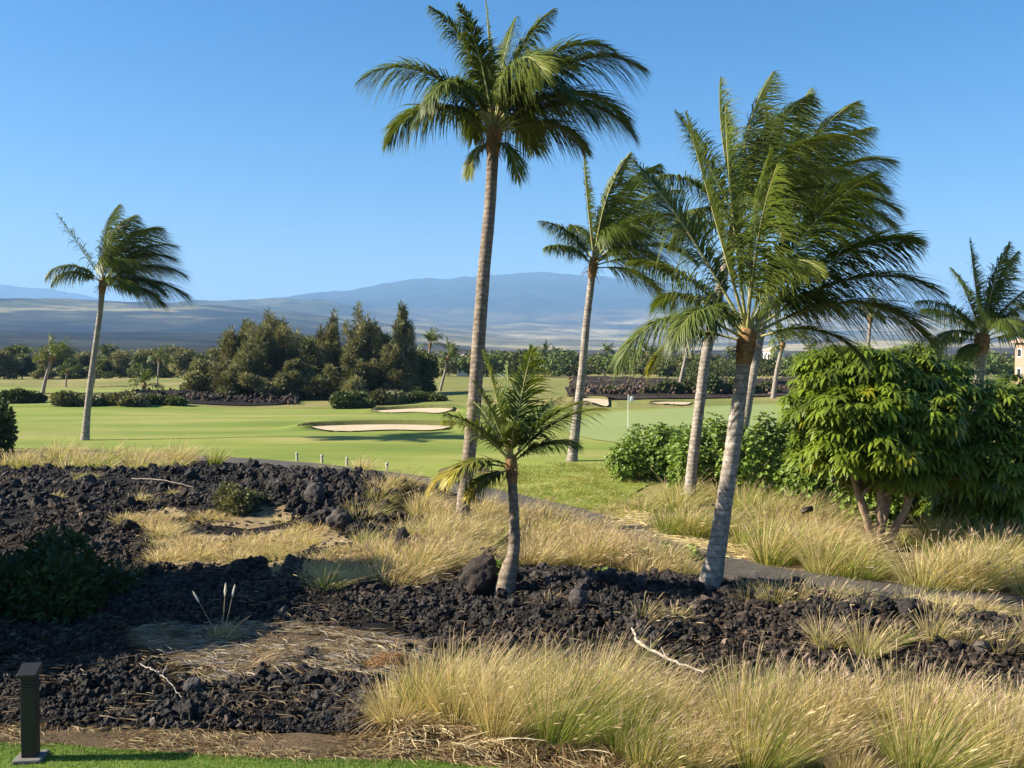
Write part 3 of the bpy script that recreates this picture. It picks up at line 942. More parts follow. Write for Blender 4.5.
palm('small far palm between the short leaning palm and the wind blown palm', [(66, 392), (66, 382), (67, 374)], [1.8, 1.6, 1.6], rnd_fronds(12, 1.8, .3, 10), Y=128, seed=30, **FP)

# ------------------------------------------------------------------ foliage trees
def rand_dirs(r, n):
    v = r.normal(0, 1, (n, 3))
    return unit(v)


def leaf_cards(mb, r, pts, out, ln, wd, bendz=-.2, jit=.6, tint=None, mat=0, updir=0.0):
    n = len(pts)
    dv = unit(out + r.normal(0, jit, (n, 3)) + np.array((0, 0, updir)))
    wv = unit(np.cross(dv, rand_dirs(r, n)))
    strips(mb, pts, dv, ln * r.uniform(.7, 1.3, n), wd * r.uniform(.7, 1.3, n), np.tile((0, 0, bendz), (n, 1)), wv, (.25, 1, .15), (0, .5, 1), mat, tint)


def lobe_pts(r, lobes, n, shell=.45):
    w = np.array([l[3] * l[4] * l[5] for l in lobes]) ** .75
    k = r.choice(len(lobes), n, p=w / w.sum())
    Lb = np.array(lobes)[k]
    d = rand_dirs(r, n)
    rad = (1 - shell * r.random(n) ** 1.6)
    p = Lb[:, :3] + d * Lb[:, 3:6] * rad[:, None]
    return p, d, k


def trunk_limbs(mb, r, base_r, height, lobes, n_limb=6, mat=0):
    P = np.array([(0, 0, -.2), (.03 * height, 0, height * .3), (0, .02 * height, height * .62)])
    P, Q = smooth_path(P, [base_r * 1.2, base_r * .85, base_r * .5], 8)
    tube(mb, P, Q, 8, mat)
    for l in sorted(lobes, key=lambda l: -l[2])[:n_limb]:
        s = P[r.integers(2, 7)]
        e = np.array(l[:3])
        m = (s + e) / 2 + np.array((0, 0, -.05 * height))
        A, B = smooth_path([s, m, e], [base_r * .5, base_r * .3, base_r * .1], 6)
        tube(mb, A, B, 6, mat)


def make_tree(name, loc, label, cat, height, width, kind, seed, group=None, n=2600, leaf='far_leaf', lsize=.35, base_r=None):
    """kind: bushy / feathery. returns root with trunk and crown parts"""
    r = np.random.default_rng(seed)
    root = thing(name, loc, label, cat, group)
    lobes = []
    if kind == 'bushy':
        for i in range(13):
            a = r.uniform(0, 2 * np.pi)
            q = r.uniform(0, .36) * width
            z = height * r.uniform(.10, .82)
            q *= (1.15 - .6 * z / height)
            s = r.uniform(.15, .26)
            lobes.append((q * math.cos(a), q * math.sin(a), z, width * s, width * s, height * s * .75))
    else:
        for i in range(34):
            a = r.uniform(0, 2 * np.pi)
            t = r.uniform(.08, .98)
            q = r.uniform(.05, .46) * width * (1.02 - t ** 2.2) ** .6
            lobes.append((q * math.cos(a), q * math.sin(a), height * t * .93, width * .095 * (1.4 - t), width * .095 * (1.4 - t), height * r.uniform(.09, .17)))
    mb = MB()
    trunk_limbs(mb, r, base_r or height * .022, height, lobes)
    mb.build('trunk', M['bark'], root)
    mb = MB()
    p, d, k = lobe_pts(r, lobes, n, .8)
    lt = r.uniform(.55, 1.55, len(lobes))[k] * np.clip(r.normal(1, .2, n), .5, 1.6)
    tint = lt[:, None] * np.array((1, 1, 1)) * (1 + .25 * (r.random((n, 1)) - .3) * np.array((1, .6, 0)))
    if kind == 'bushy':
        leaf_cards(mb, r, p, d, lsize, lsize * .33, -.15, .6, tint)
    else:
        leaf_cards(mb, r, p, d * .6, lsize * 1.7, lsize * .12, -.25, .35, tint, updir=.75)
    mb.build('crown', M[leaf], root)
    return root


def gpos(px, py, Y):
    p = at(px, py, Y)
    return np.array((p[0], Y, float(h(p[0], Y))))


# ironwood group (each its own tree)
IW = [  # px centre, Y, height px, width px, kind, label
    (205, 106, 36, 42, 'bushy', 'low yellow green tree at the left foot of the ironwood grove'),
    (232, 102, 62, 52, 'feathery', 'leftmost grey green ironwood tree of the grove beyond the fairway'),
    (262, 99, 80, 60, 'feathery', 'broad grey green ironwood tree, the largest in the left half of the grove'),
    (290, 101, 66, 52, 'feathery', 'ironwood tree right of the broadest one, sloping down to the gap in the grove'),
    (312, 112, 55, 45, 'bushy', 'low dark tree filling the gap in the middle of the ironwood grove'),
    (333, 103, 76, 38, 'feathery', 'dark topped ironwood tree just right of the gap in the grove'),
    (362, 100, 86, 44, 'feathery', 'tall pale feathered ironwood tree in the right half of the grove'),
    (385, 106, 60, 40, 'bushy', 'dark bushy tree between the pale ironwood and the narrow pointed one'),
    (404, 101, 84, 26, 'feathery', 'narrow pointed ironwood tree at the right end of the grove'),
    (424, 108, 42, 36, 'bushy', 'dark low tree under the far palms at the right end of the grove'),
    (248, 95, 40, 46, 'feathery', 'rounded dark green tree in front of the leftmost ironwoods'),
    (350, 96, 40, 50, 'feathery', 'dark thicket tree below the tall pale ironwood'),
    (295, 95, 36, 50, 'feathery', 'dark thicket tree below the gap in the grove'),
    (276, 104, 74, 50, 'feathery', 'pale ironwood tree just behind the broadest one'),
    (246, 103, 70, 46, 'feathery', 'ironwood tree filling the slope between the leftmost and the broadest one'),
    (374, 104, 72, 44, 'feathery', 'grey green ironwood tree behind the tall pale feathered one'),
    (392, 98, 50, 40, 'feathery', 'low grey ironwood tree before the narrow pointed one')]
for i, (px, Y, hp, wp, kd, lab) in enumerate(IW):
    hm_, wm = hp / FPX * Y, wp / FPX * Y
    make_tree('ironwood_tree' if kd == 'feathery' else 'bushy_tree', gpos(px, 395, Y), lab, 'tree', hm_ * 1.06, wm * 1.3, kd, 40 + i, 'trees of the ironwood grove', n=11000 if kd == 'feathery' else 8000,
              leaf='needle' if kd == 'feathery' or px < 240 else 'far_leaf', lsize=.36 if kd == 'feathery' else .26)

# tree row behind the far left fairway
protos = []
tl = [(-20, 165, 30), (4, 168, 34), (22, 172, 30), (48, 178, 33), (70, 166, 26), (88, 172, 33), (104, 165, 24), (120, 176, 32), (138, 168, 30), (152, 178, 36), (172, 170, 29), (187, 166, 34), (200, 160, 30), (215, 164, 38), (-45, 170, 32), (60, 190, 38), (112, 192, 38), (170, 195, 38), (12, 190, 38), (-70, 180, 34)]
TLG = 'trees in the row behind the far left fairway'
for i, (px, Y, hp) in enumerate(tl):
    H = hp / FPX * Y * .93
    if i < 4:
        protos.append((make_tree('roadside_tree', gpos(px, 385, Y), 'bushy grey green tree in the long row behind the far left fairway', 'tree', H, H * 1.15, 'bushy', 70 + i, TLG, n=5000, leaf='needle' if i % 2 else 'far_leaf', lsize=.36), H))
    else:
        o, H0 = protos[i % 4]
        dup(o, gpos(px, 385, Y), rz=i * 1.3, sc=H / H0)

# hedges / shrubs beyond the fairway: rounded bushes
def make_bush(name, loc, label, cat, w, d, hgt, seed, n, leaf, lsize, group=None, nlobe=9, wr=.4, stems=True):
    r = np.random.default_rng(seed)
    root = thing(name, loc, label, cat, group)
    lobes = []
    for i in range(nlobe):
        x, y = r.uniform(-.36, .36) * w, r.uniform(-.36, .36) * d
        e = (1 - (abs(x) / w * 1.5) ** 2) * r.uniform(.62, 1.1)
        s = r.uniform(.75, 1.0)
        lobes.append((x, y, hgt * .42 * e, w * .24 * s, d * .28 * s, hgt * .55 * e * s))
    mb = MB()
    for i in range(7):
        l = lobes[i % nlobe]
        A, B = smooth_path([(l[0] * .3, l[1] * .3, -.1), (l[0] * .7, l[1] * .7, l[2] * .6), (l[0], l[1], l[2] * 1.5)], [.04 * hgt, .028 * hgt, .01 * hgt], 5)
        tube(mb, A, B, 6)
    mb.build('stem', M['bark'], root)
    mb = MB()
    p, dd, k = lobe_pts(r, lobes, n, .55)
    m = p[:, 2] > .02
    p, dd, k = p[m], dd[m], k[m]
    t = (r.uniform(.8, 1.25, nlobe)[k] * np.clip(r.normal(1, .2, len(p)), .5, 1.6))[:, None] * np.ones(3)
    leaf_cards(mb, r, p, dd, lsize, lsize * wr, -.1, .7, t, updir=.3)
    mb.build('foliage', M[leaf], root)
    return root


HED = [  # px, y base, width px, height px, label
    (15, 403, 46, 15, 'dark clipped shrub at the far left end of the hedge beyond the fairway'),
    (72, 405, 56, 14, 'olive shrub of the hedge behind the trunk of the wind blown palm'),
    (118, 405, 60, 13, 'olive shrub of the hedge just right of the wind blown palm'),
    (165, 404, 52, 10, 'lowest shrub of the hedge, against the black lava wall'),
    (347, 408, 50, 18, 'rounded olive green shrub at the far edge of the fairway under the ironwoods'),
    (385, 404, 60, 15, 'long low shrub right of the rounded olive one, behind the far bunker'),
    (425, 401, 40, 10, 'small low shrub left of the tall palm trunk behind the far bunker')]
for i, (px, py, wp, hp, lab) in enumerate(HED):
    g = G(px, py)
    s = g[1] / FPX
    make_bush('hedge_shrub', g, lab, 'shrub', wp * s, wp * s * .7, hp * s, 100 + i, 6000, 'needle' if i in (1, 2, 5) else 'far_leaf', .25, 'shrubs along the far edge of the fairway')
RB = [(612, 396, 22, 9, 'small green shrub on the lava outcrop nearest the middle palm'), (668, 396, 30, 14, 'green shrub at the foot of the slim far palm'), (705, 398, 42, 22, 'tall dark green shrub between the two leaning trunks beyond the green'), (738, 398, 26, 18, 'dark green shrub behind the front leaning trunk beyond the green'),
      (762, 398, 30, 12, 'grey green shrub by the far palm left of the umbrella tree'), (650, 398, 20, 7, 'lowest green shrub on the edge of the lava outcrop'), (712, 378, 60, 26, 'broad kiawe tree with an olive crown behind the leaning trunks')]
for i, (px, py, wp, hp, lab) in enumerate(RB):
    Y = 98 if i < 6 else 150
    g = gpos(px, py, Y)
    s = Y / FPX
    make_bush('outcrop_shrub', g, lab, 'shrub', wp * s, wp * s * .7, hp * s, 120 + i, 4500, 'far_leaf', .28, 'shrubs around the lava outcrop')

# far woods on the right: one mass
mb = MB()
r = np.random.default_rng(5)
for i in range(300):
    px = r.uniform(415, 1080)
    Y = r.uniform(190, 330)
    g = gpos(px, 370, Y)
    H = r.uniform(3.2, 5.8) * (1.1 if px < 600 else 1)
    lobes = [(g[0] + r.uniform(-2, 2), g[1] + r.uniform(-2, 2), g[2] + H * r.uniform(.35, .8), r.uniform(1.3, 2.3), r.uniform(1.3, 2.3), H * .24) for _ in range(4)]
    p, d, k = lobe_pts(r, lobes, 420, .6)
    t = np.full((420, 1), r.uniform(.6, 1.5)) * np.clip(r.normal(1, .2, (420, 1)), .5, 1.5) * np.array((r.uniform(.85, 1.2), 1, .9))
    leaf_cards(mb, r, p, d, .6, .25, -.1, .7, t)
o = mb.build('far_woods', M['far_leaf'])
tag(o, 'belt of dark green woods along the foot of the plain on the right', 'woods', kind='stuff')
mb = MB()
for i in range(130):
    px = r.uniform(-120, 430)
    Y = r.uniform(210, 330)
    g = gpos(px, 370, Y)
    H = r.uniform(4, 7)
    lobes = [(g[0] + r.uniform(-2, 2), g[1] + r.uniform(-2, 2), g[2] + H * r.uniform(.35, .8), r.uniform(1.5, 2.6), r.uniform(1.5, 2.6), H * .24) for _ in range(4)]
    p, d, k = lobe_pts(r, lobes, 420, .6)
    t = np.full((420, 1), r.uniform(.6, 1.4)) * np.clip(r.normal(1, .2, (420, 1)), .5, 1.5) * np.ones(3)
    leaf_cards(mb, r, p, d, .6, .25, -.1, .7, t)
o = mb.build('far_woods', M['needle'])
tag(o, 'belt of grey green woods behind the tree row and the ironwoods on the left', 'woods', kind='stuff')

# far palms scattered over the woods on the right: copies of one small palm
FWP = 'palms standing in the far woods'
fp = palm('small far palm among the woods right of the middle palm', [(605, 372), (605.5, 362), (606, 354)], [1.5, 1.2, 1.2], rnd_fronds(14, 2.6, .2, 12), Y=210, group=FWP, seed=33, nl=16, wl=.12, leaf_len=.3, crown_h=.6)
for i, px in enumerate((622, 634, 647, 656, 530, 545, 728, 808, 822)):
    dup(fp, gpos(px, 372, 200 + (i * 37) % 60), rz=i, sc=.9 + .07 * (i % 4), label='small far palm among the woods right of the middle palm' if 610 < px < 660 else 'small far palm in the woods behind the fronds of the little front palm' if px < 600 else 'small far palm in the woods near the leaning trunks and the umbrella tree')

# ------------------------------------------------------------------ umbrella trees (rosettes of drooping leaflets)
def rosettes(mb, r, cen, out, rad, nleaf=9, wid=.125, droop=.55):
    K = len(cen)
    ax = unit(out * .42 + np.array((0, 0, 1.0)) + r.normal(0, .22, (K, 3)))
    u = unit(np.cross(ax, rand_dirs(r, K)))
    v = np.cross(ax, u)
    base, dv, ln, wd, be, wv, tt = [], [], [], [], [], [], []
    kt = np.clip(r.normal(1, .28, (K, 1)), .45, 1.7) * np.ones(3)
    old = r.random(K) < .012
    kt[old] = (1.9, 1.25, .8)
    for j in range(nleaf):
        a = 2 * np.pi * j / nleaf + r.uniform(-.2, .2, K)
        d = u * np.cos(a)[:, None] + v * np.sin(a)[:, None]
        base.append(cen + d * .03)
        dv.append(unit(d + ax * r.uniform(.25, .55, K)[:, None]))
        ln.append(rad * r.uniform(.8, 1.1, K))
        wd.append(rad * wid * 2 * r.uniform(.85, 1.1, K) * .5)
        be.append(-ax * .25 + np.array((0, 0, -droop)) * r.uniform(.7, 1.2, K)[:, None])
        wv.append(np.cross(ax, d))
        tt.append(kt)
    strips(mb, np.concatenate(base), np.concatenate(dv), np.concatenate(ln), np.concatenate(wd), np.concatenate(be), np.concatenate(wv), (.15, .9, 1.0, .1), (0, .3, .68, 1), 0, np.concatenate(tt))


def umbrella_tree(label, b, lobes, nros, rad, seed, stems, tintmul=1.0):
    r = np.random.default_rng(seed)
    root = thing('umbrella_tree', b, label, 'tree')
    mb = MB()
    for s in stems:
        A, B = smooth_path(s[0], s[1], 14)
        A = A + np.c_[r.normal(0, .012, (14, 2)), np.zeros(14)]
        tube(mb, A, B, 9)
    for l in lobes:
        s0 = stems[r.integers(len(stems))][0][-2]
        A, B = smooth_path([s0, (np.array(s0) + np.array(l[:3])) / 2 + (0, 0, -.1), l[:3]], [.05, .04, .02], 7)
        tube(mb, A, B, 6)
    mb.build('trunk', M['pink_bark'], root)
    mb = MB()
    p, d, k = lobe_pts(r, lobes, nros, .3)
    ok = p[:, 2] > .45
    p, d = p[ok], d[ok]
    # leaves sit outside of the union of inner cores
    rosettes(mb, r, p, d, rad * r.uniform(.55, 1.3, len(p)))
    mb.build('crown', M['broad_leaf'], root)
    mb = MB()
    # young upright whorls at the top, paler
    top = p[(p[:, 2] > np.quantile(p[:, 2], .86)) & (d[:, 2] > .3)]
    if len(top):
        top = top[r.random(len(top)) < .5]
        rosettes(mb, r, top + (0, 0, .12), np.tile((0, 0, 1.0), (len(top), 1)), rad * .8 * np.ones(len(top)), 7, .08, .35)
        o = mb.build('young_leaves', M['naupaka_leaf'], root)
    return root


b1 = G(880, 552)
sc1 = b1[1] / FPX


def lob(px, py, rx, rz, dy=0.0, ry=None):
    q = at(px, py, b1[1] + dy) - b1
    return (q[0], q[1], q[2], rx * sc1, (ry or rx) * sc1, rz * sc1)


L1 = [lob(826, 374, 34, 26, .2), lob(868, 366, 30, 20, -.3), lob(905, 372, 34, 24, .1), lob(945, 384, 32, 24, .3), lob(806, 408, 24, 20, .0), lob(842, 412, 34, 24, -.8), lob(880, 402, 34, 24, -.6), lob(925, 415, 36, 28, -.5),
      lob(812, 448, 24, 20, .4), lob(846, 450, 34, 22, -.5), lob(888, 446, 36, 24, -.9), lob(930, 455, 36, 28, -.3), lob(858, 478, 26, 12, .3), lob(905, 476, 30, 14, -.4), lob(955, 470, 28, 26, .2), lob(880, 420, 50, 40, .9), lob(835, 345 + 12, 16, 12, .1), lob(915, 356, 16, 12, .2)]
S1 = [([(-.05, 0, -.1), (-.28, -.05, .55), (-.55, -.15, 1.25), (-.8, 0, 2.3)], [.10, .085, .075, .05]),
      ([(0, 0, -.1), (-.05, -.1, .6), (-.10, -.2, 1.3), (.0, -.1, 2.5)], [.11, .09, .08, .05]),
      ([(.08, 0, -.1), (.28, -.08, .5), (.55, -.2, 1.15), (.8, -.1, 2.4)], [.11, .095, .08, .05]),
      ([(.04, .1, -.1), (.12, .1, .7), (.22, .2, 1.4), (.4, .5, 2.6)], [.09, .075, .07, .05]),
      ([(-.1, .1, -.1), (-.2, .2, .7), (-.35, .3, 1.3), (-.4, .6, 2.4)], [.08, .07, .06, .04])]
umbrella_tree('big umbrella tree with several brown trunks and glossy drooping leaf whorls', b1, L1, 2500, .26, 200, S1)
b2 = G(1000, 548)
sc2 = b2[1] / FPX


def lob2(px, py, rx, rz, dy=0.0):
    q = at(px, py, b2[1] + dy) - b2
    return (q[0], q[1], q[2], rx * sc2, rx * sc2, rz * sc2)


L2 = [lob2(985, 415, 45, 36), lob2(1030, 410, 50, 38, .3), lob2(1000, 465, 55, 45, -.3), lob2(1050, 470, 50, 50), lob2(965, 470, 36, 40, .4), lob2(1000, 515, 50, 34, .1), lob2(1060, 525, 50, 30), lob2(1085, 440, 40, 40, .4), lob2(955, 510, 30, 30, .5)]
S2 = [([(0, 0, -.1), (-.1, 0, .6), (-.3, .1, 1.3), (-.5, .1, 2.2)], [.11, .09, .07, .05]), ([(.1, 0, -.1), (.3, 0, .6), (.5, .1, 1.3), (.7, .2, 2.2)], [.10, .09, .07, .05])]
umbrella_tree('second umbrella tree, darker and in the shade, at the right edge', b2, L2, 2100, .26, 201, S2)

# ------------------------------------------------------------------ naupaka hedge
def naupaka(label, px, py, wp, hp, seed, n, dy=1.6, Y=None, group='naupaka shrubs behind the leaning palms', name='naupaka_shrub', lsize=.115):
    g = G(px, py) if Y is None else gpos(px, py, Y)
    s = g[1] / FPX
    r = np.random.default_rng(seed)
    root = thing(name, g, label, 'shrub', group)
    w, hgt = wp * s, hp * s
    lobes = []
    for i in range(14):
        x = r.uniform(-.42, .42) * w
        y = r.uniform(-.4, .5) * dy
        e = 1 - abs(x / w * 1.7) ** 2.5
        lobes.append((x, y, hgt * .45 * e * r.uniform(.8, 1.2), w * .15, dy * .3, hgt * .48 * e))
    mb = MB()
    for i in range(9):
        l = lobes[i]
        A, B = smooth_path([(l[0] * .5, l[1] * .5, -.1), (l[0] * .8, l[1] * .8, l[2] * .7), (l[0], l[1], l[2] * 1.4)], [.03, .022, .012], 6)
        tube(mb, A, B, 6)
    mb.build('stem', M['bark'], root)
    mb = MB()
    K = n // 7
    p, d, k = lobe_pts(r, lobes, K, .35)
    m = p[:, 2] > .05
    p, d = p[m], d[m]
    K = len(p)
    kt = np.clip(r.normal(1, .16, (K, 1)), .6, 1.5) * np.ones(3)
    ax = unit(d * .8 + np.array((0, 0, .7)) + r.normal(0, .25, (K, 3)))
    u = unit(np.cross(ax, rand_dirs(r, K)))
    v = np.cross(ax, u)
    for j in range(7):
        a = 2 * np.pi * j / 7 + r.uniform(-.3, .3, K)
        dd = u * np.cos(a)[:, None] + v * np.sin(a)[:, None]
        strips(mb, p, unit(dd + ax * r.uniform(.4, 1.2, K)[:, None]), lsize * r.uniform(.75, 1.2, K), lsize * .23 * np.ones(K), np.tile((0, 0, -.25), (K, 1)), np.cross(ax, dd), (.25, .8, 1.0, .35), (0, .4, .75, 1), 0, kt)
    mb.build('foliage', M['naupaka_leaf'], root)
    return root


naupaka('leftmost bright green naupaka shrub of the hedge, rounded, beside the middle palm', 660, 478, 96, 60, 300, 15000)
naupaka('bright green naupaka shrub of the hedge between the two leaning trunks', 722, 490, 120, 82, 301, 18000, Y=31)
naupaka('tall bright green naupaka shrub of the hedge right of the front leaning trunk', 785, 503, 130, 98, 302, 19000, Y=29)
naupaka('naupaka shrub of the hedge tucked under the left side of the big umbrella tree', 832, 526, 120, 104, 303, 16000, Y=26.5)

naupaka('shaded naupaka shrub filling the gap behind the brown trunks of the umbrella tree', 912, 545, 130, 66, 304, 12000, Y=26.0)
naupaka('low naupaka shrub in the shade under the second umbrella tree', 985, 545, 110, 50, 305, 9000, Y=25.0)

# left foreground shrub and left edge shrub
make_bush('feathery_shrub', G(40, 612), 'dark feathery shrub in deep shade at the left edge, its top tips lit bright green', 'shrub', 2.7, 2.0, 1.5, 310, 9000, 'shaded_leaf', .14, None, 16, .22)
make_bush('edge_shrub', G(-6, 452), 'tall leafy shrub cut by the left edge beside the fairway', 'shrub', 1.9, 1.6, 2.6, 311, 5000, 'far_leaf', .22, None, 12, .35)
make_bush('olive_bush', G(236, 512), 'round yellow olive bush among the lava rocks left of the big rock pile', 'shrub', 56 / FPX * G(236, 512)[1], 1.4, 34 / FPX * G(236, 512)[1], 312, 4200, 'needle', .10, None, 10, .3)
# ------------------------------------------------------------------ tree out of frame on the left that casts the long shade over the lava
make_tree('shade_tree', (-15.9, 16.9, 0), 'broad shade tree just left of the view, throwing its shadow across the black lava', 'tree', 8.4, 6.2, 'bushy', 400, n=26000, leaf='far_leaf', lsize=.6)
make_tree('shade_tree', (-12.8, 14.9, 0), 'lower shade tree left of the view, beside the dark feathery shrub', 'tree', 5.4, 4.4, 'bushy', 401, n=16000, leaf='far_leaf', lsize=.6)

# ------------------------------------------------------------------ lava rock
import bmesh


def rock_variant(sub, seed, amp=.34, sx=(1, 1, 1), freq=1.3):
    bm = bmesh.new()
    bmesh.ops.create_icosphere(bm, subdivisions=sub, radius=1)
    off = Vector((seed * 3.7, seed * 1.3, seed * 7.1))
    V = []
    for v in bm.verts:
        p = v.co.copy()
        d = mnoise.fractal(p * freq + off, 1.0, 2.1, 3) * amp
        if sub > 1:
            d += abs(mnoise.noise(p * 4 + off)) * amp * .5
            d += mnoise.cell(p * 2.2 + off) * amp * .28
        if sub < 4:
            d += ((v.index * 7919 + seed * 104729) % 1000 / 1000 - .5) * (.75 if sub == 1 else .5 if sub == 2 else .3)
        V.append(p * (1 + d))
    F = [[v.index for v in f.verts] for f in bm.faces]
    bm.free()
    V = np.array(V) * np.array(sx)
    return V, np.array(F)


def rotmats(r, n):
    q = unit(r.normal(0, 1, (n, 4)))
    w, x, y, z = q.T
    return np.stack([1 - 2 * (y * y + z * z), 2 * (x * y - z * w), 2 * (x * z + y * w), 2 * (x * y + z * w), 1 - 2 * (x * x + z * z), 2 * (y * z - x * w), 2 * (x * z - y * w), 2 * (y * z + x * w), 1 - 2 * (x * x + y * y)], -1).reshape(n, 3, 3)


RV1 = [rock_variant(1, i + 1, .55, (1, .8, .62)) for i in range(10)]
RV2 = [rock_variant(2, i + 31, .55, (1, .85, .75)) for i in range(10)]
RV3 = [rock_variant(3, i + 51, .50, (1, .85, .8)) for i in range(8)]


def scatter_rocks(mb, r, P, size, variants, tint):
    k = r.integers(0, len(variants), len(P))
    for i, (V, F) in enumerate(variants):
        m = k == i
        n = m.sum()
        if not n:
            continue
        X = np.einsum('nij,vj->nvi', rotmats(r, n), V) * size[m][:, None, None] + P[m][:, None]
        FF = (F[None] + (np.arange(n) * len(V))[:, None, None]).reshape(-1, 3)
        mb.add(X.reshape(-1, 3), FF, 0, np.repeat(tint[m], len(V), axis=0))


LP = [flat(*p) for p in LAVA_PX]
STRAW_PX = [(118, 520), (190, 514), (300, 522), (360, 518), (395, 542), (415, 568), (395, 588), (330, 586), (240, 574), (170, 571), (135, 553), (165, 540)]
LITTER_PX = [(130, 640), (250, 640), (330, 645), (430, 650), (400, 690), (300, 690), (200, 700), (150, 680)]
GRASS_A_PX = [(385, 480), (440, 475), (500, 502), (600, 535), (640, 562), (560, 572), (470, 568), (400, 590), (350, 588), (345, 540), (370, 510)]


def sample_world(r, n, x0, x1, y0, y1, power=1.0):
    """random ground points, denser near the viewer"""
    y = y0 * (y1 / y0) ** (r.random(n) ** power)
    x = r.uniform(x0, x1, n) * y
    return x, y


r = np.random.default_rng(77)
mb = MB()
tot = 0
for (y0, y1, n, s0, s1, var) in [(11.3, 17, 60000, .018, .055, RV1), (16, 27, 56000, .026, .075, RV1), (25, 43, 34000, .04, .11, RV1), (11.6, 18, 4200, .04, .085, RV2), (17, 30, 3600, .05, .12, RV2), (24, 42, 2600, .07, .19, RV2), (11.6, 19, 150, .07, .15, RV3), (17, 40, 320, .10, .22, RV3)]:
    x, y = sample_world(r, n, -.62, .62, y0, y1)
    px, py = proj(x, y)
    ok = inpoly(x, y, LP) & (path_dist(x, y) > 1.25)
    ins = inpoly(px, py, STRAW_PX) | inpoly(px, py, GRASS_A_PX)
    lit = inpoly(px, py, LITTER_PX)
    q = r.random(n)
    ok &= ~(ins & (q < .88)) & ~(lit & (q < .55))
    cl = fbm(x * .9, y * .9, 61, 3)
    ok &= (cl + .25 * r.random(n)) > .46
    x, y, cl = x[ok], y[ok], cl[ok]
    m = len(x)
    s = s0 + (s1 - s0) * r.random(m) ** 2.4
    s *= .75 + .7 * sstep(.45, .7, cl)
    z = lava_h(x, y) + s * r.uniform(.05, .55, m)
    g = np.clip(r.lognormal(0, .42, m), .4, 3)[:, None]
    bw = sstep(.48, .68, fbm(x * .5, y * .5, 71, 3))[:, None]
    t = g * (np.array((1.0, .97, .96)) * (1 - bw) + np.array((1.45, 1.2, 1.0)) * bw) * np.where(r.random((m, 1)) < .06, 2.2, 1.0)
    scatter_rocks(mb, r, np.c_[x, y, z], s, var, t)
    tot += m
o = mb.build('lava_rubble', M['lava_rock'], smooth=False)
tag(o, 'loose black clinker of the lava field', 'lava', kind='stuff')
# heaps of bigger rocks: low ridges
mb = MB()
HEAPS = [(270, 490, 34, 10, 230, .06, .19), (330, 508, 45, 20, 420, .06, .23), (190, 484, 60, 8, 240, .05, .15), (370, 528, 25, 25, 180, .06, .2), (60, 480, 60, 8, 240, .05, .14), (600, 612, 45, 14, 300, .04, .13),
         (680, 602, 40, 12, 200, .03, .10), (780, 608, 45, 14, 260, .04, .11), (860, 642, 60, 12, 300, .035, .11), (970, 657, 60, 12, 340, .035, .11), (560, 602, 30, 10, 160, .04, .12), (420, 545, 20, 20, 90, .06, .15), (640, 640, 90, 18, 400, .03, .09), (450, 625, 80, 18, 400, .03, .09), (90, 690, 90, 18, 420, .025, .08)]
for (cx, cy, rx, ry, n, s0, s1) in HEAPS:
    px = cx + r.normal(0, .5, n) * rx
    py = cy + r.normal(0, .5, n) * ry
    W_ = np.array([flat(a, b) for a, b in zip(px, py)])
    keep = path_dist(W_[:, 0], W_[:, 1]) > 1.45
    W_ = W_[keep]
    m = len(W_)
    s = s0 + (s1 - s0) * r.random(m) ** 2
    z = lava_h(W_[:, 0], W_[:, 1]) + s * r.uniform(.2, .9, m)
    t = np.clip(r.lognormal(.1, .4, m), .5, 3)[:, None] * np.array((1, .97, .95))
    scatter_rocks(mb, r, np.c_[W_, z], s, RV3, t)
o = mb.build('lava_heaps', M['lava_rock'], smooth=False)
tag(o, 'ridges of larger jagged black lava rocks', 'lava', kind='stuff')
# rocks on the far outcrop and the wall left of the ironwoods
mb = MB()
for (xa, xb, ya, yb, n, zz) in [(570, 860, 381.5, 396, 2200, .7), (125, 300, 394, 401, 700, .55)]:
    px, py = r.uniform(xa, xb, n), r.uniform(ya, yb, n)
    W_ = np.array([flat(a, b) for a, b in zip(px, py)])
    s = r.uniform(.10, .34, n)
    z = h(W_[:, 0], W_[:, 1]) + r.uniform(0, zz, n)
    scatter_rocks(mb, r, np.c_[W_, z], s, RV1, np.clip(r.lognormal(.0 if xa < 300 else 1.15, .5, n), .4, 4)[:, None] * np.array((1.3, .98, .72)))
o = mb.build('lava_heaps', M['lava_rock'], smooth=False)
tag(o, 'dark lava banks beyond the golf green and under the ironwoods', 'lava', kind='stuff')

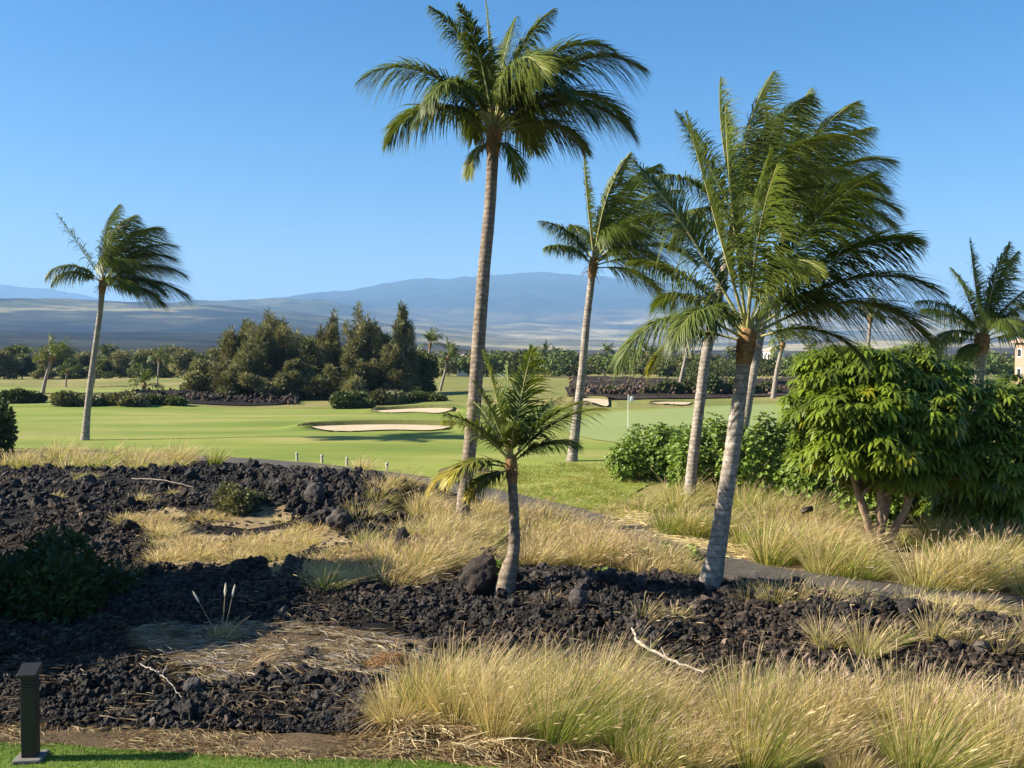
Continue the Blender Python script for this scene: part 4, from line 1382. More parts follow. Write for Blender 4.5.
BOULD = [  # px, base py, width px, height px, sub, tint, label
    (479, 597, 40, 41, (1.0, .9, .8), 'big rounded brown black boulder leaning beside the foot of the small young palm'),
    (316, 505, 24, 26, (1.5, 1.55, 1.65), 'upright pointed grey slab standing in the lava rock pile by the cart path'),
    (340, 532, 28, 22, (1.5, 1.5, 1.5), 'rough grey block at the foot of the rock pile left of the blond grass'),
    (640, 589, 16, 12, (2.4, 2.4, 2.6), 'smooth pale grey stone left of the front leaning palm'),
    (578, 611, 20, 22, (1.9, 1.9, 1.9), 'rough grey lump on the lava ledge right of the small young palm'),
    (402, 562, 20, 34, (1.1, 1.05, 1.0), 'tall dark rock half buried in the blond grass left of the tallest palm'),
    (843, 641, 22, 20, (2.4, 2.2, 1.9), 'square brownish lava block on the ledge at the edge of the front grass'),
    (909, 620, 24, 22, (.8, .8, .8), 'black lava block in the shadow of the path edge on the right'),
    (982, 655, 18, 15, (2.4, 2.3, 2.2), 'pale grey boulder among the tufts at the right end of the lava'),
    (955, 652, 14, 10, (2.6, 2.4, 2.2), 'small flat grey boulder left of the pale one at the right end of the lava'),
    (693, 614, 18, 12, (1.8, 1.7, 1.6), 'round lava rock just below the front leaning palm'),
    (193, 693, 18, 14, (1.6, 1.7, 1.8), 'grey rock at the edge of the dead straw in the front left'),
    (302, 674, 14, 13, (.9, .9, .9), 'black rock at the end of the brown thatch mound'),
    (762, 603, 20, 14, (1.3, 1.2, 1.1), 'rough lava rock right of the front leaning palm foot')]
for i, (px, py, wp, hp, tn, lab) in enumerate(BOULD):
    g = G(px, py)
    s = g[1] / FPX
    V, F = rock_variant(4, 60 + i, .30, freq=1.1)
    V = V / np.abs(V).max(0)
    V = V * np.array((wp / 2, wp / 2 * .9, hp * .56)) * s
    if i == 0:
        V[:, 0] += .22 * V[:, 2]
    mb = MB()
    mb.add(V + np.array((0, 0, hp * .40 * s)), F, 0, tn)
    g[2] = float(lava_h(g[0], g[1]))
    tag(mb.build('lava_boulder', M['boulder'], loc=g), lab, 'boulder', 'boulders on the lava field')

# ------------------------------------------------------------------ grass
BLOND, STRAW, GREEN, BROWN, OLIVE, PALE = map(np.array, ((.66, .54, .26), (.50, .40, .22), (.19, .28, .035), (.22, .14, .065), (.34, .34, .085), (.70, .60, .37)))


def pick(r, n, cols, ws):
    ws = np.array(ws, float)
    k = r.choice(len(cols), n, p=ws / ws.sum())
    return np.array(cols)[k] * np.clip(r.normal(1, .18, (n, 1)), .5, 1.5)


def blades(mb, r, root, out, H, wd, tint, wind=.22, spread=.45, droop=.35, plume=0.0, pl_len=.16, pl_w=.011):
    n = len(root)
    dv = unit(np.c_[out * spread + np.array((wind * .55, 0)), np.ones(n)] + r.normal(0, .07, (n, 3)))
    bend = np.c_[out * spread * .7 + np.array((wind, 0)), np.full(n, 0.0)] * r.uniform(.5, 1.3, (n, 1))
    bend[:, 2] = -droop * r.uniform(.4, 1.3, n) * (np.linalg.norm(out, axis=1) * .7 + .3)
    a = r.uniform(0, np.pi, n)
    wv = np.c_[np.cos(a), np.sin(a) * .5, 0 * a]
    grad = np.array(((.70, .86, .45), (.92, .98, .80), (1.10, 1.05, 1.0), (1.2, 1.12, 1.15)))   # greener foot, bleached tip
    strips(mb, root, dv, H, wd, bend, wv, (1, .85, .55, .12), (0, .4, .75, 1), 0, np.asarray(tint)[:, None, :] * grad[None])
    if plume > 0:
        m = r.random(n) < plume
        k = m.sum()
        if k:
            L = H[m] * r.uniform(1.0, 1.15, k)
            strips(mb, root[m], dv[m], L, np.full(k, pl_w * .25), bend[m], wv[m], (1, 1, 1, 1), (0, .4, .75, 1), 0, pick(r, k, [BLOND], [1]))
            tip = root[m] + dv[m] * L[:, None] + bend[m] * L[:, None]
            td = unit(dv[m] + 1.5 * bend[m])
            be = np.tile((.10, 0, -.10), (k, 1))
            tt = pick(r, k, [PALE * .9, STRAW, np.array((.48, .36, .27))], [1, 2, 3])
            for w2 in (wv[m], np.cross(td, wv[m])):
                strips(mb, tip, td, np.full(k, pl_len) * r.uniform(.7, 1.2, k), np.full(k, pl_w), be, w2, (.3, 1, .8, .1), (0, .3, .7, 1), 0, tt)


def clump_field(mb, r, cen, H, rad, nb, wd, cols, ws_list, plume=.1, wind=.22, spread=.55, droop=.35, pl_len=.16, pl_w=.011, base_z=None):
    """cen (K,3); every clump gets its own mix of colours"""
    for i, c in enumerate(cen):
        n = nb
        a = r.uniform(0, 2 * np.pi, n)
        q = np.sqrt(r.random(n)) * rad * r.uniform(.8, 1.2)
        o2 = np.c_[np.cos(a), np.sin(a)] * (q / rad)[:, None]
        root = c + np.c_[np.cos(a) * q, np.sin(a) * q, np.full(n, -.03)]
        hh = H * r.uniform(.62, 1.2) * r.uniform(.45, 1.08, n)
        ws = ws_list[r.integers(len(ws_list))]
        t = pick(r, n, cols, ws)
        blades(mb, r, root, o2, hh, np.full(n, wd) * r.uniform(.7, 1.2, n), t, wind, spread, droop, plume, pl_len, pl_w)


ALLC = [BLOND, STRAW, GREEN, BROWN, OLIVE, PALE]
W_BL = [7, 2, .5, .8, .9, 2.4]
W_GR = [2, .6, 6, .3, 3, .4]
W_MX = [4, 1.5, 4, .6, 3.5, 1.2]
W_BR = [2, 3, .2, 4, .5, 1]
W_PL = [5, 2, .6, .5, 1.2, 3]

# front row: one object per clump
FG = 'fountain grass clumps along the front lawn'
FRONT = [  # px, base py, height m, radius, weights, label
    (405, 722, .80, .30, W_BL, 'leftmost fountain grass clump of the front row, low and blond with spiky edges'),
    (432, 716, .95, .30, W_MX, 'second front clump from the left, pale with a light green heart'),
    (468, 722, 1.10, .34, W_BL, 'tall blond front clump with pink seed heads under the small young palm'),
    (505, 738, 1.05, .32, W_PL, 'pale front clump with a skirt of dead brown straw at its foot'),
    (530, 705, 1.00, .28, W_GR, 'bright green upright clump at the back of the front row'),
    (562, 745, 1.10, .36, W_GR, 'broadest green clump of the front row, dark between its blades'),
    (600, 722, 1.10, .34, W_PL, 'pale seeding clump just behind the broad green one'),
    (632, 752, 1.15, .36, W_GR, 'green footed clump below the left end of the fallen branch'),
    (665, 735, 1.05, .34, W_BL, 'arching blond clump right below the fallen branch'),
    (655, 768, 1.00, .34, W_MX, 'lower mixed clump at the bottom edge under the fallen branch')]
rg = np.random.default_rng(500)
for i, (px, py, H, rad, ws, lab) in enumerate(FRONT):
    g = G(px, py)
    root = thing('fountain_grass', g, lab, 'grass clump', FG)
    mb = MB()
    clump_field(mb, rg, np.zeros((1, 3)), H * .86, rad, 1400, .0042, ALLC, [ws], .11, .24, .48, .20, .13, .007)
    mb.build('blades', M['grass_blade'], root)
    mb = MB()
    n = 260
    a = rg.uniform(0, 2 * np.pi, n)
    o2 = np.c_[np.cos(a), np.sin(a)]
    blades(mb, rg, np.c_[o2 * .15, np.full(n, .12)], o2, rg.uniform(.3, .6, n), np.full(n, .005), pick(rg, n, [BROWN, STRAW], [2, 1.5]), .05, 1.3, .9)
    mb.build('dead_skirt', M['grass_blade'], root)
base_front = []
for i in range(3):
    root = thing('fountain_grass', G(720 + 70 * i, 752), 'tall dry blond clump in the dense row at the front right', 'grass clump', FG)
    mb = MB()
    clump_field(mb, rg, np.zeros((1, 3)), [.90, .80, .94][i], .24, 1700, .0042, ALLC, [[W_BL, W_MX, W_PL][i]], .10, .20, .40, .18, .13, .007)
    mb.build('blades', M['grass_blade'], root)
    base_front.append(root)
FR2 = [(700, 742), (755, 748), (828, 752), (700, 770), (760, 775), (815, 765), (870, 750), (905, 756), (940, 755), (975, 752), (1010, 755), (1045, 752), (850, 785), (925, 782), (1005, 785), (1080, 760)]
for i, (px, py) in enumerate(FR2):
    dup(base_front[i % 3], G(px, py), rz=0.35 * ((i * 7) % 5 - 2), sc=.82 + .06 * ((i * 5) % 6))

# mid zones: uncountable belts
def zone(name, label, poly_px, n, H, rad, nb, wd, wl, plume, seed, spread=.55, wind=.25, droop=.35, patchy=0.0):
    r = np.random.default_rng(seed)
    P = np.array(poly_px, float)
    cen = []
    tries = 0
    while len(cen) < n and tries < n * 60:
        tries += 1
        px, py = r.uniform(P[:, 0].min(), P[:, 0].max()), r.uniform(P[:, 1].min(), P[:, 1].max())
        if not inpoly(px, py, poly_px):
            continue
        g = G(px, py)
        if path_dist(g[0], g[1]) < .85:
            continue
        if patchy and vnoise(g[0] * 1.1, g[1] * .8, seed) < patchy:
            continue
        cen.append(g)
    mb = MB()
    clump_field(mb, r, np.array(cen), H, rad, nb, wd, ALLC, wl, plume, wind, spread, droop, .17, wd * 1.6)
    return tag(mb.build(name, M['grass_blade']), label, 'dry grass', kind='stuff')


zone('dry_grass', 'belt of blond grass round the foot of the tallest palm', GRASS_A_PX, 74, .74, .30, 320, .0075, [W_BL, W_MX, W_MX, W_PL, W_BR], .12, 601, patchy=.42)
zone('dry_grass', 'blond grass between the cart path and the umbrella trees', [(650, 510), (690, 500), (740, 503), (800, 520), (860, 548), (1024, 545), (1080, 560), (1080, 605), (900, 588), (800, 572), (740, 560), (660, 532), (625, 512)], 105, 1.0, .38, 380, .0075, [W_BL, W_MX, W_MX, W_PL, W_GR, W_GR], .08, 602, .6, patchy=.36)
zone('dry_grass', 'brown grass along the near edge of the cart path', [(520, 512), (580, 530), (640, 552), (700, 575), (660, 580), (600, 572), (520, 560)], 60, .62, .3, 160, .0075, [W_BR, W_BL, W_BR, W_MX], .12, 603)
zone('dry_grass', 'pale grass band between the lava and the fairway on the left', [(5, 463), (60, 456), (190, 462), (185, 470), (110, 472), (20, 474)], 34, .80, .42, 170, .013, [W_BL, W_PL, W_MX, W_GR], .1, 604)
zone('straw_tufts', 'short straw covering the golden patch on the lava', STRAW_PX, 420, .30, .30, 110, .008, [W_BL, W_BL, W_BR], .02, 605, 1.0, patchy=.45)
zone('dry_grass', 'thin grass leaning over the near edge of the cart path on the right', [(745, 590), (900, 606), (1060, 622), (1060, 634), (900, 618), (750, 603)], 46, .42, .25, 130, .006, [W_BL, W_MX, W_BR], .1, 608)
zone('straw_tufts', 'matted straw along the far side of the cart path', [(600, 512), (680, 535), (760, 562), (900, 585), (1060, 600), (1060, 592), (900, 575), (780, 552), (690, 525), (620, 505)], 120, .22, .3, 90, .0075, [W_BL, W_BR, W_PL], .02, 606, 1.3)
zone('short_grass', 'short green rough on the rise round the middle palm', [(500, 468), (560, 462), (650, 466), (640, 495), (690, 500), (650, 525), (590, 522), (540, 508), (490, 487), (470, 474)], 460, .16, .4, 90, .009, [W_GR, W_GR, [1, .5, 3, .3, 5, .3]], 0, 607, .9)

# single tufts and small clumps that stand out on the lava
TG = 'single grass tufts on the lava'
TUFT = [  # px, py, height px, radius px, weights, label
    (60, 462, 24, 14, W_BL, 'wide blond tuft left of the wind blown palm foot'),
    (100, 466, 22, 14, W_GR, 'green tuft just right of the wind blown palm foot'),
    (150, 466, 24, 14, W_PL, 'pale tuft midway between the wind blown palm and the cart path'),
    (180, 465, 26, 12, W_BL, 'blond tuft where the cart path meets the lava on the left'),
    (83, 482, 16, 8, W_MX, 'small yellow tuft on the black lava below the wind blown palm'),
    (9, 487, 14, 7, W_BR, 'small brown tuft on the lava at the far left edge'),
    (57, 498, 9, 6, W_MX, 'tiny olive tuft alone on the lava at the left'),
    (140, 504, 14, 5, W_PL, 'tiny pale upright tuft on the lava left of the olive bush'),
    (152, 505, 8, 5, W_GR, 'tiny green tuft beside the pale upright one'),
    (172, 497, 8, 5, W_MX, 'tiny tuft under the grey stick on the lava'),
    (215, 466, 22, 8, W_GR, 'feathery pale green weed at the left end of the cart path'),
    (322, 480, 18, 7, W_GR, 'green weed among the rocks in front of the path stakes'),
    (361, 474, 20, 9, W_PL, 'pale seeding tuft before the right hand path stakes'),
    (348, 510, 16, 7, W_BL, 'yellow tuft on top of the rock pile'),
    (268, 556, 22, 14, W_MX, 'yellow green tuft in the middle of the golden patch'),
    (240, 566, 18, 14, W_BL, 'blond tuft at the left side of the golden patch'),
    (310, 545, 24, 14, W_BL, 'blond tuft on the right half of the golden patch below the rocks'),
    (326, 592, 40, 11, W_MX, 'tall yellow tuft at the lower right corner of the golden patch'),
    (365, 545, 32, 17, W_MX, 'rounded yellow green tuft between the rock pile and the blond grass'),
    (222, 643, 30, 9, W_MX, 'lone yellow green tuft with three white seed heads in the shadow on the lava'),
    (645, 622, 24, 14, W_BL, 'small dry tuft on the lava left of the front leaning palm'),
    (677, 623, 20, 9, W_MX, 'smaller yellow tuft below the foot of the front leaning palm'),
    (550, 605, 14, 6, W_MX, 'tiny tuft right of the small young palm foot'),
    (826, 647, 44, 14, W_BL, 'left one of the two tall pale tufts by the square lava block'),
    (868, 655, 48, 22, W_PL, 'right and broader one of the two tall pale tufts by the square lava block'),
    (778, 606, 30, 18, W_MX, 'olive tuft on the near path edge right of the leaning palm'),
    (880, 610, 22, 16, W_MX, 'thin olive tuft before the dark block on the path edge'),
    (935, 640, 34, 18, W_BL, 'blond tuft right of the dark block below the cart path'),
    (968, 645, 34, 18, W_PL, 'pale tuft just left of the pale grey boulder at the right'),
    (1005, 655, 38, 18, W_BL, 'bright blond tuft right of the pale grey boulder'),
    (1040, 650, 36, 18, W_BL, 'blond tuft cut by the right edge above the front grass'),
    (900, 640, 16, 14, W_GR, 'low green tuft under the black lava block'),
    (985, 588, 26, 20, W_GR, 'fresh green tuft beyond the path at the right edge')]
for i, (px, py, hp, rp, ws, lab) in enumerate(TUFT):
    g = G(px, py)
    s = g[1] / FPX
    root = thing('grass_tuft', g, lab, 'grass tuft', TG)
    mb = MB()
    clump_field(mb, rg, np.zeros((1, 3)), hp * s * 1.05, rp * s * .7, 320, .0042 * max(1, g[1] / 17), ALLC, [ws], .1, .2, .6, .3, .14, .010)
    mb.build('blades', M['grass_blade'], root)
    if 'seed heads' in lab:
        mb = MB()
        for dx, L in ((-.34, .62), (.05, .72), (.16, .70)):
            A, B = smooth_path([(0, 0, 0), (dx * .5, 0, L * .5), (dx, 0, L)], [.004, .004, .004], 6)
            tube(mb, A, B, 5, 0, (.5, .45, .3))
            e = A[-1]
            d = unit(A[-1] - A[-2])
            tube(mb, e + d * np.linspace(0, .2, 7)[:, None], [.006, .014, .017, .016, .013, .009, .003], 7, 0, (.85, .8, .72))
        mb.build('seed_heads', M['grass_blade'], root)

# lawn blades, dead straw on soil and litter
r = np.random.default_rng(650)
n = 16000
px = r.uniform(-20, 470, n)
edge = np.interp(px, [-20, 60, 100, 280, 430, 470], [747, 748, 753, 764, 765, 770])
py = edge + r.uniform(0, 1, n) ** 1.5 * 26 - .6
W_ = np.array([flat(a, b) for a, b in zip(px, py)])
mb = MB()
a = r.uniform(0, 2 * np.pi, n)
blades(mb, r, np.c_[W_, np.full(n, 0.03)], np.c_[np.cos(a), np.sin(a)] * r.random((n, 1)), r.uniform(.02, .055, n), np.full(n, .0035), pick(r, n, [np.array((.09, .17, .02)), np.array((.17, .24, .04)), BLOND * .6], [3, 2, .6]), .05, .6)
tag(mb.build('lawn_grass', M['grass_blade']), 'mown green lawn blades along the bottom edge', 'lawn', kind='stuff')


def strands(poly, n, L, wd, cols, ws, seed, hf, lift=.03, up=.18):
    r = np.random.default_rng(seed)
    P = np.array(poly, float)
    px = r.uniform(P[:, 0].min(), P[:, 0].max(), n * 2)
    py = r.uniform(P[:, 1].min(), P[:, 1].max(), n * 2)
    m = inpoly(px, py, poly)
    W_ = np.array([flat(a, b) for a, b in zip(px[m], py[m])])
    k = len(W_)
    # keep in drifts
    dr = fbm(W_[:, 0] * 1.6, W_[:, 1] * 1.6, seed, 3) + .2 * r.random(k)
    W_ = W_[dr > .5]
    k = len(W_)
    a = r.uniform(-1.1, 1.1, k) + (np.pi * (r.random(k) < .5)) + 2.5 * (fbm(W_[:, 0], W_[:, 1], seed + 3, 2) - .5)
    dv = unit(np.c_[np.cos(a), np.sin(a), r.uniform(-.02, up, k)])
    z = hf(W_[:, 0], W_[:, 1]) + lift * r.uniform(.3, 1.6, k)
    wv = unit(np.c_[-np.sin(a), np.cos(a), r.uniform(.2, 1, k)])
    return (np.c_[W_, z], dv, L * r.uniform(.4, 1.3, k), wd * r.uniform(.6, 1.4, k), np.c_[r.normal(0, .25, (k, 2)), np.full(k, -.16)], wv, pick(r, k, cols, ws))


mb = MB()
for args in [(LITTER_PX, 9000, .26, .0045, [STRAW * .8, PALE * .8, BROWN, np.array((.34, .31, .28))], [2, 1, 3, 3], 701, lava_h, .06, .25),
             ([(-60, 726), (60, 729), (200, 734), (430, 738), (700, 745), (700, 800), (430, 764), (280, 763), (100, 752), (-60, 746)], 16000, .15, .004, [STRAW * .75, BROWN, BLOND * .7], [2, 4, 1], 702, h, .05, .2),
             ([(380, 700), (700, 700), (720, 768), (390, 760)], 4200, .34, .006, [STRAW, BROWN, PALE], [3, 3, 1], 703, lava_h, .10, .4),
             ([(-60, 500), (400, 500), (1060, 600), (1060, 735), (-60, 728)], 5200, .2, .004, [BROWN, STRAW * .7], [2, 1], 706, lava_h, .09, .3),
             ([(640, 512), (700, 530), (780, 560), (720, 560), (640, 535), (590, 520)], 2600, .4, .009, [BLOND, PALE], [3, 2], 704, h, .06, .2),
             ([(330, 560), (440, 575), (440, 600), (330, 592)], 600, .35, .008, [STRAW, BROWN], [2, 1], 705, lava_h, .05, .2)]:
    b_, d_, l_, w_, be_, wv_, t_ = strands(*args)
    strips(mb, b_, d_, l_, w_, be_, wv_, (.6, 1, .8, .2), (0, .35, .7, 1), 0, t_)
tag(mb.build('dead_straw', M['grass_blade']), 'dead grey and brown straw littering the ground', 'straw', kind='stuff')


def thatch(label, px, py, wp, hp, cols, ws, seed):
    g = G(px, py)
    g[2] = float(lava_h(g[0], g[1]))
    s = g[1] / FPX
    r = np.random.default_rng(seed)
    root = thing('thatch_mound', g, label, 'dead grass')
    V, F = rock_variant(3, seed, .15)
    mb = MB()
    mb.add(V * np.array((wp / 2, wp / 3, hp * .9)) * s * .9, F, 0, BROWN * .6)
    mb.build('core', M['grass_blade'], root)
    n = 2600
    d = rand_dirs(r, n)
    d[:, 2] = np.abs(d[:, 2])
    p = d * np.array((wp / 2, wp / 3, hp)) * s * r.uniform(.85, 1.0, (n, 1))
    dv = unit(np.c_[-.6 + r.normal(0, .35, n), r.normal(-.15, .3, n), -.15 - .4 * (d[:, 0] < 0) + r.normal(0, .15, n)])
    mb = MB()
    strips(mb, p, dv, r.uniform(.15, .4, n), np.full(n, .005), np.tile((0, 0, -.25), (n, 1)), unit(np.cross(dv, d)), (.6, 1, .8, .2), (0, .35, .7, 1), 0, pick(r, n, cols, ws))
    mb.build('strands', M['grass_blade'], root)


thatch('brown combed thatch of dead grass with a dark hollow at its right end', 280, 664, 62, 17, [np.array((.34, .26, .17)), BROWN, STRAW], [3, 2, 1], 720)
thatch('rusty orange thatch of dead grass left of the front grass row', 392, 668, 56, 14, [np.array((.36, .20, .08)), BROWN], [3, 2], 721)

# ------------------------------------------------------------------ small green plants
naupaka('small bright green seedling between the boulder and the small young palm', 496, 585, 20, 26, 330, 420, .5, None, 'low green plants in the blond grass', 'seedling', .13)
SEED = [(612, 566, 26, 14, 'low green plant at the left end of the row beyond the lava ledge'), (640, 562, 26, 15, 'second low green plant of the row, left of the leaning palm'), (664, 560, 26, 15, 'middle low green plant of the row left of the leaning palm'), (690, 560, 22, 14, 'low green plant touching the left side of the leaning palm trunk'), (604, 580, 26, 9, 'lowest green plant, in front of the row on the lava edge'), (422, 535, 14, 8, 'tiny green plant in the blond grass left of the tallest palm')]
for i, (px, py, wp, hp, lab) in enumerate(SEED):
    naupaka(lab, px, py, wp, hp, 340 + i, 420, .5, None, 'low green plants in the blond grass', 'seedling', .12)

# ------------------------------------------------------------------ golf things
def simple_mat(name, col, rough=.6, metal=0.0, bscale=0):
    m, nt, bs, out = newmat(name)
    c = ramp(nt, noise_fac(nt, 9), [(.3, tuple(np.array(col) * .85)), (.7, tuple(np.minimum(1, np.array(col) * 1.12)))])
    nt.links.new(c, bs.inputs["Base Color"])
    bs.inputs["Roughness"].default_value = rough
    bs.inputs["Metallic"].default_value = metal
    return m


M['white_paint'] = simple_mat('white_paint', (.74, .74, .72), .5)
M['stake_wood'] = simple_mat('stake_wood', (.42, .39, .33), .9)
M['dark_bronze'] = simple_mat('dark_bronze', (.010, .008, .006), .55)
M['concrete'] = simple_mat('concrete', (.13, .12, .105), .9)
M['metal_gloss'] = simple_mat('metal_gloss', (.022, .02, .018), .4, .3)
M['stucco'] = simple_mat('stucco', (.30, .21, .15), .9)
M['roof_tile'] = simple_mat('roof_tile', (.42, .30, .24), .9)
M['window_glass'] = simple_mat('window_glass', (.03, .035, .04), .15)

g = G(628, 428)
s = g[1] / FPX
root = thing('flagstick', g, 'white flagstick with a small white flag in the putting green', 'golf flag')
mb = MB()
tube(mb, [(0, 0, -.05), (0, 0, 34 * s)], [.012 / .012 * .018, .014], 8)
mb.build('pole', M['white_paint'], root)
u = np.linspace(0, 1, 9)
vv = np.linspace(0, 1, 6)
U, Vv = np.meshgrid(u, vv, indexing='ij')
fx = .015 + U * .30
fz = 33.6 * s - Vv * .30 - U * .14 - .05 * np.sin(U * 5)
fy = .06 * np.sin(U * 7 + Vv * 2) * U
i, j = np.meshgrid(np.arange(8), np.arange(5), indexing='ij')
F = np.stack([i * 6 + j, (i + 1) * 6 + j, (i + 1) * 6 + j + 1, i * 6 + j + 1], -1).reshape(-1, 4)
mb = MB()
A = np.stack([fx, fy, fz], -1).reshape(-1, 3)
mb.add(A, F)
mb.add(A + np.array((0, .006, 0)), F[:, ::-1])
mb.build('flag', M['white_paint'], root)

SG = 'short stakes along the cart path'
LABS = ['leftmost short wooden stake beside the cart path', 'second stake from the left beside the cart path', 'middle stake of the five beside the cart path', 'fourth stake, just behind the pale seeding tuft', 'rightmost stake beside the cart path, nearest the tallest palm']
for k, ((px, py), lab) in enumerate(zip([(297, 461), (322, 463), (347, 465.5), (368, 468), (387, 471)], LABS)):
    g = G(px, py)
    s = g[1] / FPX
    root = thing('path_stake', g, lab, 'stake', SG, rz=.2 * k)
    mb = MB()
    hh_ = 8.5 * s
    tube(mb, [(0, 0, -.1), (0, 0, hh_ * .75)], [.055, .05], 8)
    mb.build('post', M['stake_wood'], root)
    mb = MB()
    tube(mb, [(0, 0, hh_ * .74), (0, 0, hh_ * .76), (0, 0, hh_ * .95), (0, 0, hh_)], [.05, .062, .06, .03], 8)
    mb.build('cap', M['stake_wood'], root)

# bollard light
g = G(31, 762)
s = g[1] / FPX
root = thing('bollard_light', g, 'square dark bronze bollard light on a concrete pad in the lower left corner', 'bollard light', rz=.12)


def bevel_box(name, c, sz, mat, parent, bev=.008):
    mb = MB()
    box(mb, c, sz)
    o = mb.build(name, mat, parent, smooth=False)
    bv = o.modifiers.new("bevel", 'BEVEL')
    bv.width = bev
    bv.segments = 2
    return o


bevel_box('base_pad', (0, 0, .03), (.30, .30, .10), M['concrete'], root, .015)
bevel_box('post', (0, 0, .53), (.155, .155, .90), M['dark_bronze'], root)
for k in range(4):
    bevel_box('louvre', (0, 0, .86 + .038 * k), (.178, .178, .014), M['dark_bronze'], root, .003)
mb = MB()
w, z0 = .105, .985
V = [(-w, -w, z0), (w, -w, z0), (w, w, z0), (-w, w, z0), (-w, -w, z0 + .035), (w, -w, z0 + .035), (w, w, z0 + .11), (-w, w, z0 + .11)]
mb.add(V, [(0, 3, 2, 1), (4, 5, 6, 7), (0, 1, 5, 4), (1, 2, 6, 5), (2, 3, 7, 6), (3, 0, 4, 7)])
o = mb.build('cap', M['metal_gloss'], root, smooth=False)
bv = o.modifiers.new("bevel", 'BEVEL')
bv.width = .006

# small spike light by the hedge
g = G(808, 520)
g = gpos(808, 520, 23.5)
root = thing('spike_light', g, 'small dark garden light on a spike in front of the hedge beside the umbrella tree', 'garden light')
mb = MB()
tube(mb, [(0, 0, -.1), (0, 0, .62)], [.016, .016], 8)
mb.build('spike', M['dark_bronze'], root)
mb = MB()
tube(mb, [(-.16, 0, .60), (-.10, 0, .66), (.10, 0, .70), (.12, 0, .70)], [.05, .07, .07, .05], 10)
mb.build('lamp_head', M['dark_bronze'], root)


def branch(name, label, pts, rad, tw, seed):
    r = np.random.default_rng(seed)
    W_ = []
    for (px, py, up) in pts:
        g = G(px, py)
        W_.append((g[0], g[1], float(lava_h(g[0], g[1])) + up))
    W_ = np.array(W_)
    o0 = W_[0].copy()
    P, Q = smooth_path(W_ - o0, rad, 26)
    P = P + r.normal(0, .008, P.shape)
    mb = MB()
    tube(mb, P, Q, 7)
    root = thing(name, o0, label, 'branch')
    mb.build('limb', M['deadwood'], root)
    for k in range(tw):
        i = r.integers(6, 22)
        d = unit(np.array((r.uniform(-.6, 1), r.uniform(-.6, .6), r.uniform(.2, .9))))
        mb = MB()
        tube(mb, P[i] + d * np.linspace(0, r.uniform(.12, .35), 5)[:, None] + r.normal(0, .01, (5, 3)), [.010, .008, .007, .005, .003], 5)
        mb.build('twig', M['deadwood'], root)


branch('fallen_branch', 'bare whitish fallen branch lying on the lava above the front grass', [(632, 640, .06), (640, 655, .10), (662, 667, .12), (705, 682, .10)], [.018, .026, .022, .014], 3, 801)
branch('dead_stick', 'thin grey stick lying across the black lava left of the olive bush', [(132, 482, .12), (160, 488, .2), (200, 494, .12)], [.009, .010, .006], 1, 802)
branch('dead_stick', 'short pale stick at the foot of the golden patch below the blond grass', [(372, 582, .08), (392, 588, .10), (412, 592, .06)], [.016, .018, .012], 1, 803)
branch('dead_stick', 'pale curved root in the dead straw at the front left', [(140, 672, .08), (158, 683, .14), (182, 702, .08)], [.007, .009, .005], 2, 804)

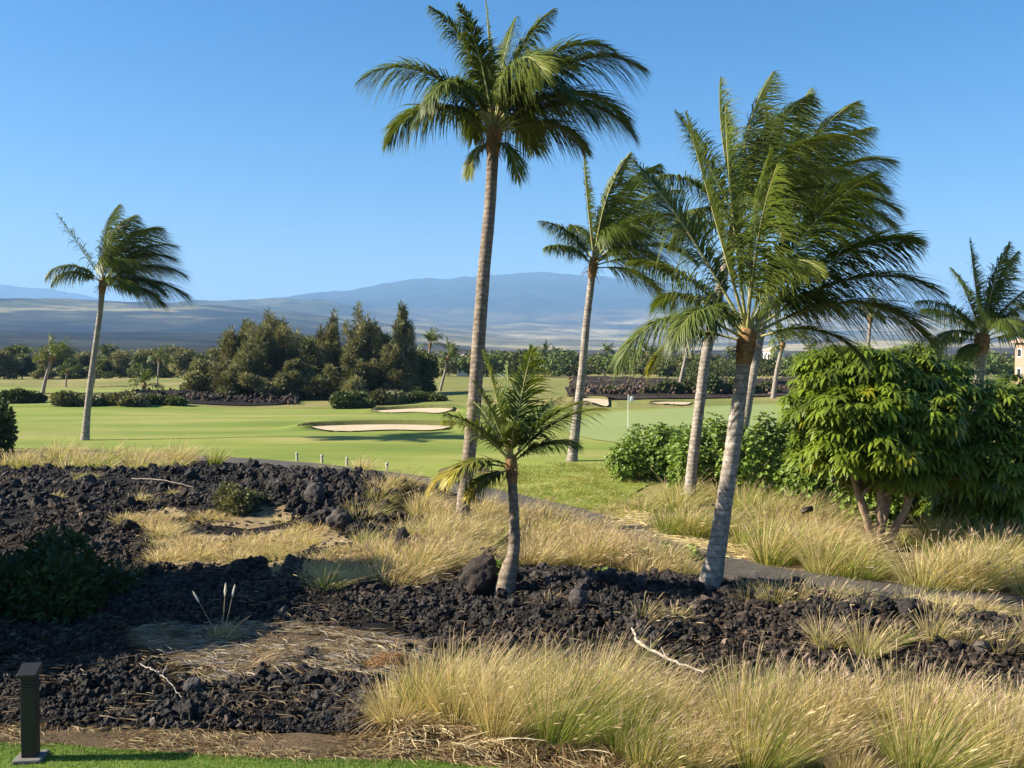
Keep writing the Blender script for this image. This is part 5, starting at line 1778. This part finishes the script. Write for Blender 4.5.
# ------------------------------------------------------------------ buildings far behind
def house(label, px0, px1, py_top, py_base, Y, roof_h, nwin, wall='stucco', flat_roof=False, depth=9.0):
    c0, c1 = at(px0, py_base, Y), at(px1, py_base, Y)
    zt = at(px0, py_top, Y)[2]
    wdt = c1[0] - c0[0]
    zb = min(c0[2], float(h(c0[0], Y))) - .2
    b = ((c0[0] + c1[0]) / 2, Y, zb)
    H = zt - zb
    root = thing('resort_building', b, label, 'building')
    mb = MB()
    box(mb, (0, depth / 2, H / 2), (wdt, depth, H))
    mb.build('wall', M[wall], root, smooth=False)
    mb = MB()
    e = .5
    x, y0, y1 = wdt / 2 + e, -e, depth + e
    if flat_roof:
        box(mb, (0, depth / 2, H + .2), (wdt + 2 * e, depth + 2 * e, .4))
    else:
        V = [(-x, y0, H), (x, y0, H), (x, y1, H), (-x, y1, H), (-x + 2, depth / 2, H + roof_h), (x - 2, depth / 2, H + roof_h)]
        mb.add(V, [(0, 1, 5, 4), (2, 3, 4, 5)])
        mb.add(V, [(1, 2, 5), (3, 0, 4)])
        box(mb, (0, depth / 2, H - .12), (wdt + 2 * e, depth + 2 * e, .2))
    mb.build('roof', M['roof_tile'], root, smooth=False)
    for k in range(nwin):
        wx = -wdt / 2 + wdt * (k + .5) / nwin
        for zz in ((.74, .30) if H > 5 else (.6,)):
            mb = MB()
            box(mb, (wx, -.03, H * zz), (wdt / nwin * .5, .06, H * .16))
            f = mb.build('window', M['white_paint'], root, smooth=False)
            mb = MB()
            box(mb, (wx, -.075, H * zz), (wdt / nwin * .42, .04, H * .13))
            mb.build('pane', M['window_glass'], f, smooth=False)
    for zz in ((.74, .30) if H > 5 else ()):
        for yy in (.3, .72):
            mb = MB()
            box(mb, (-wdt / 2 - .03, depth * yy, H * zz), (.06, depth * .26, H * .2))
            f = mb.build('window', M['white_paint'], root, smooth=False)
            mb = MB()
            box(mb, (-wdt / 2 - .075, depth * yy, H * zz), (.04, depth * .20, H * .16))
            mb.build('pane', M['window_glass'], f, smooth=False)
    return root


house('beige two storey resort building with a brown roof at the right edge behind the palm', 1032, 1095, 341, 376, 130, 1.4, 4, depth=4.5)
house('long low building with a flat pale roof in the woods behind the small young palm', 503, 566, 353, 362, 300, 1, 6, 'stucco', True, 14)
house('tiny white house in the woods just left of the tallest palm trunk', 457, 468, 357, 366, 260, .8, 2, 'white_paint')
house('tiny white house in the woods above the fronds of the small young palm', 500, 508, 356, 366, 255, .8, 2, 'white_paint')
house('white building between the far palm and the leaning trunks at the foot of the plain', 771, 784, 350, 366, 280, 1, 3, 'white_paint')
sheet('brown_patch', px2w([(428, 473), (452, 468), (478, 470), (492, 478), (466, 480), (440, 478)]), .3, .008, M['soil'], .8, 19, step=.3)  # dark brown patch left of the tallest palm
sheet('lava_bank', px2w([(118, 398), (160, 393.5), (290, 393.5), (300, 402), (150, 404)]), 1.0, .05, M['lava_ground'], .6, 20, lambda x, y: h(x, y) + 1.6 * np.maximum(0, fbm(x / 3, y / 3, 47, 4) - .3) * (1 - sstep(398, 402, proj(x, y)[1])) * sstep(393.5, 395, proj(x, y)[1]))
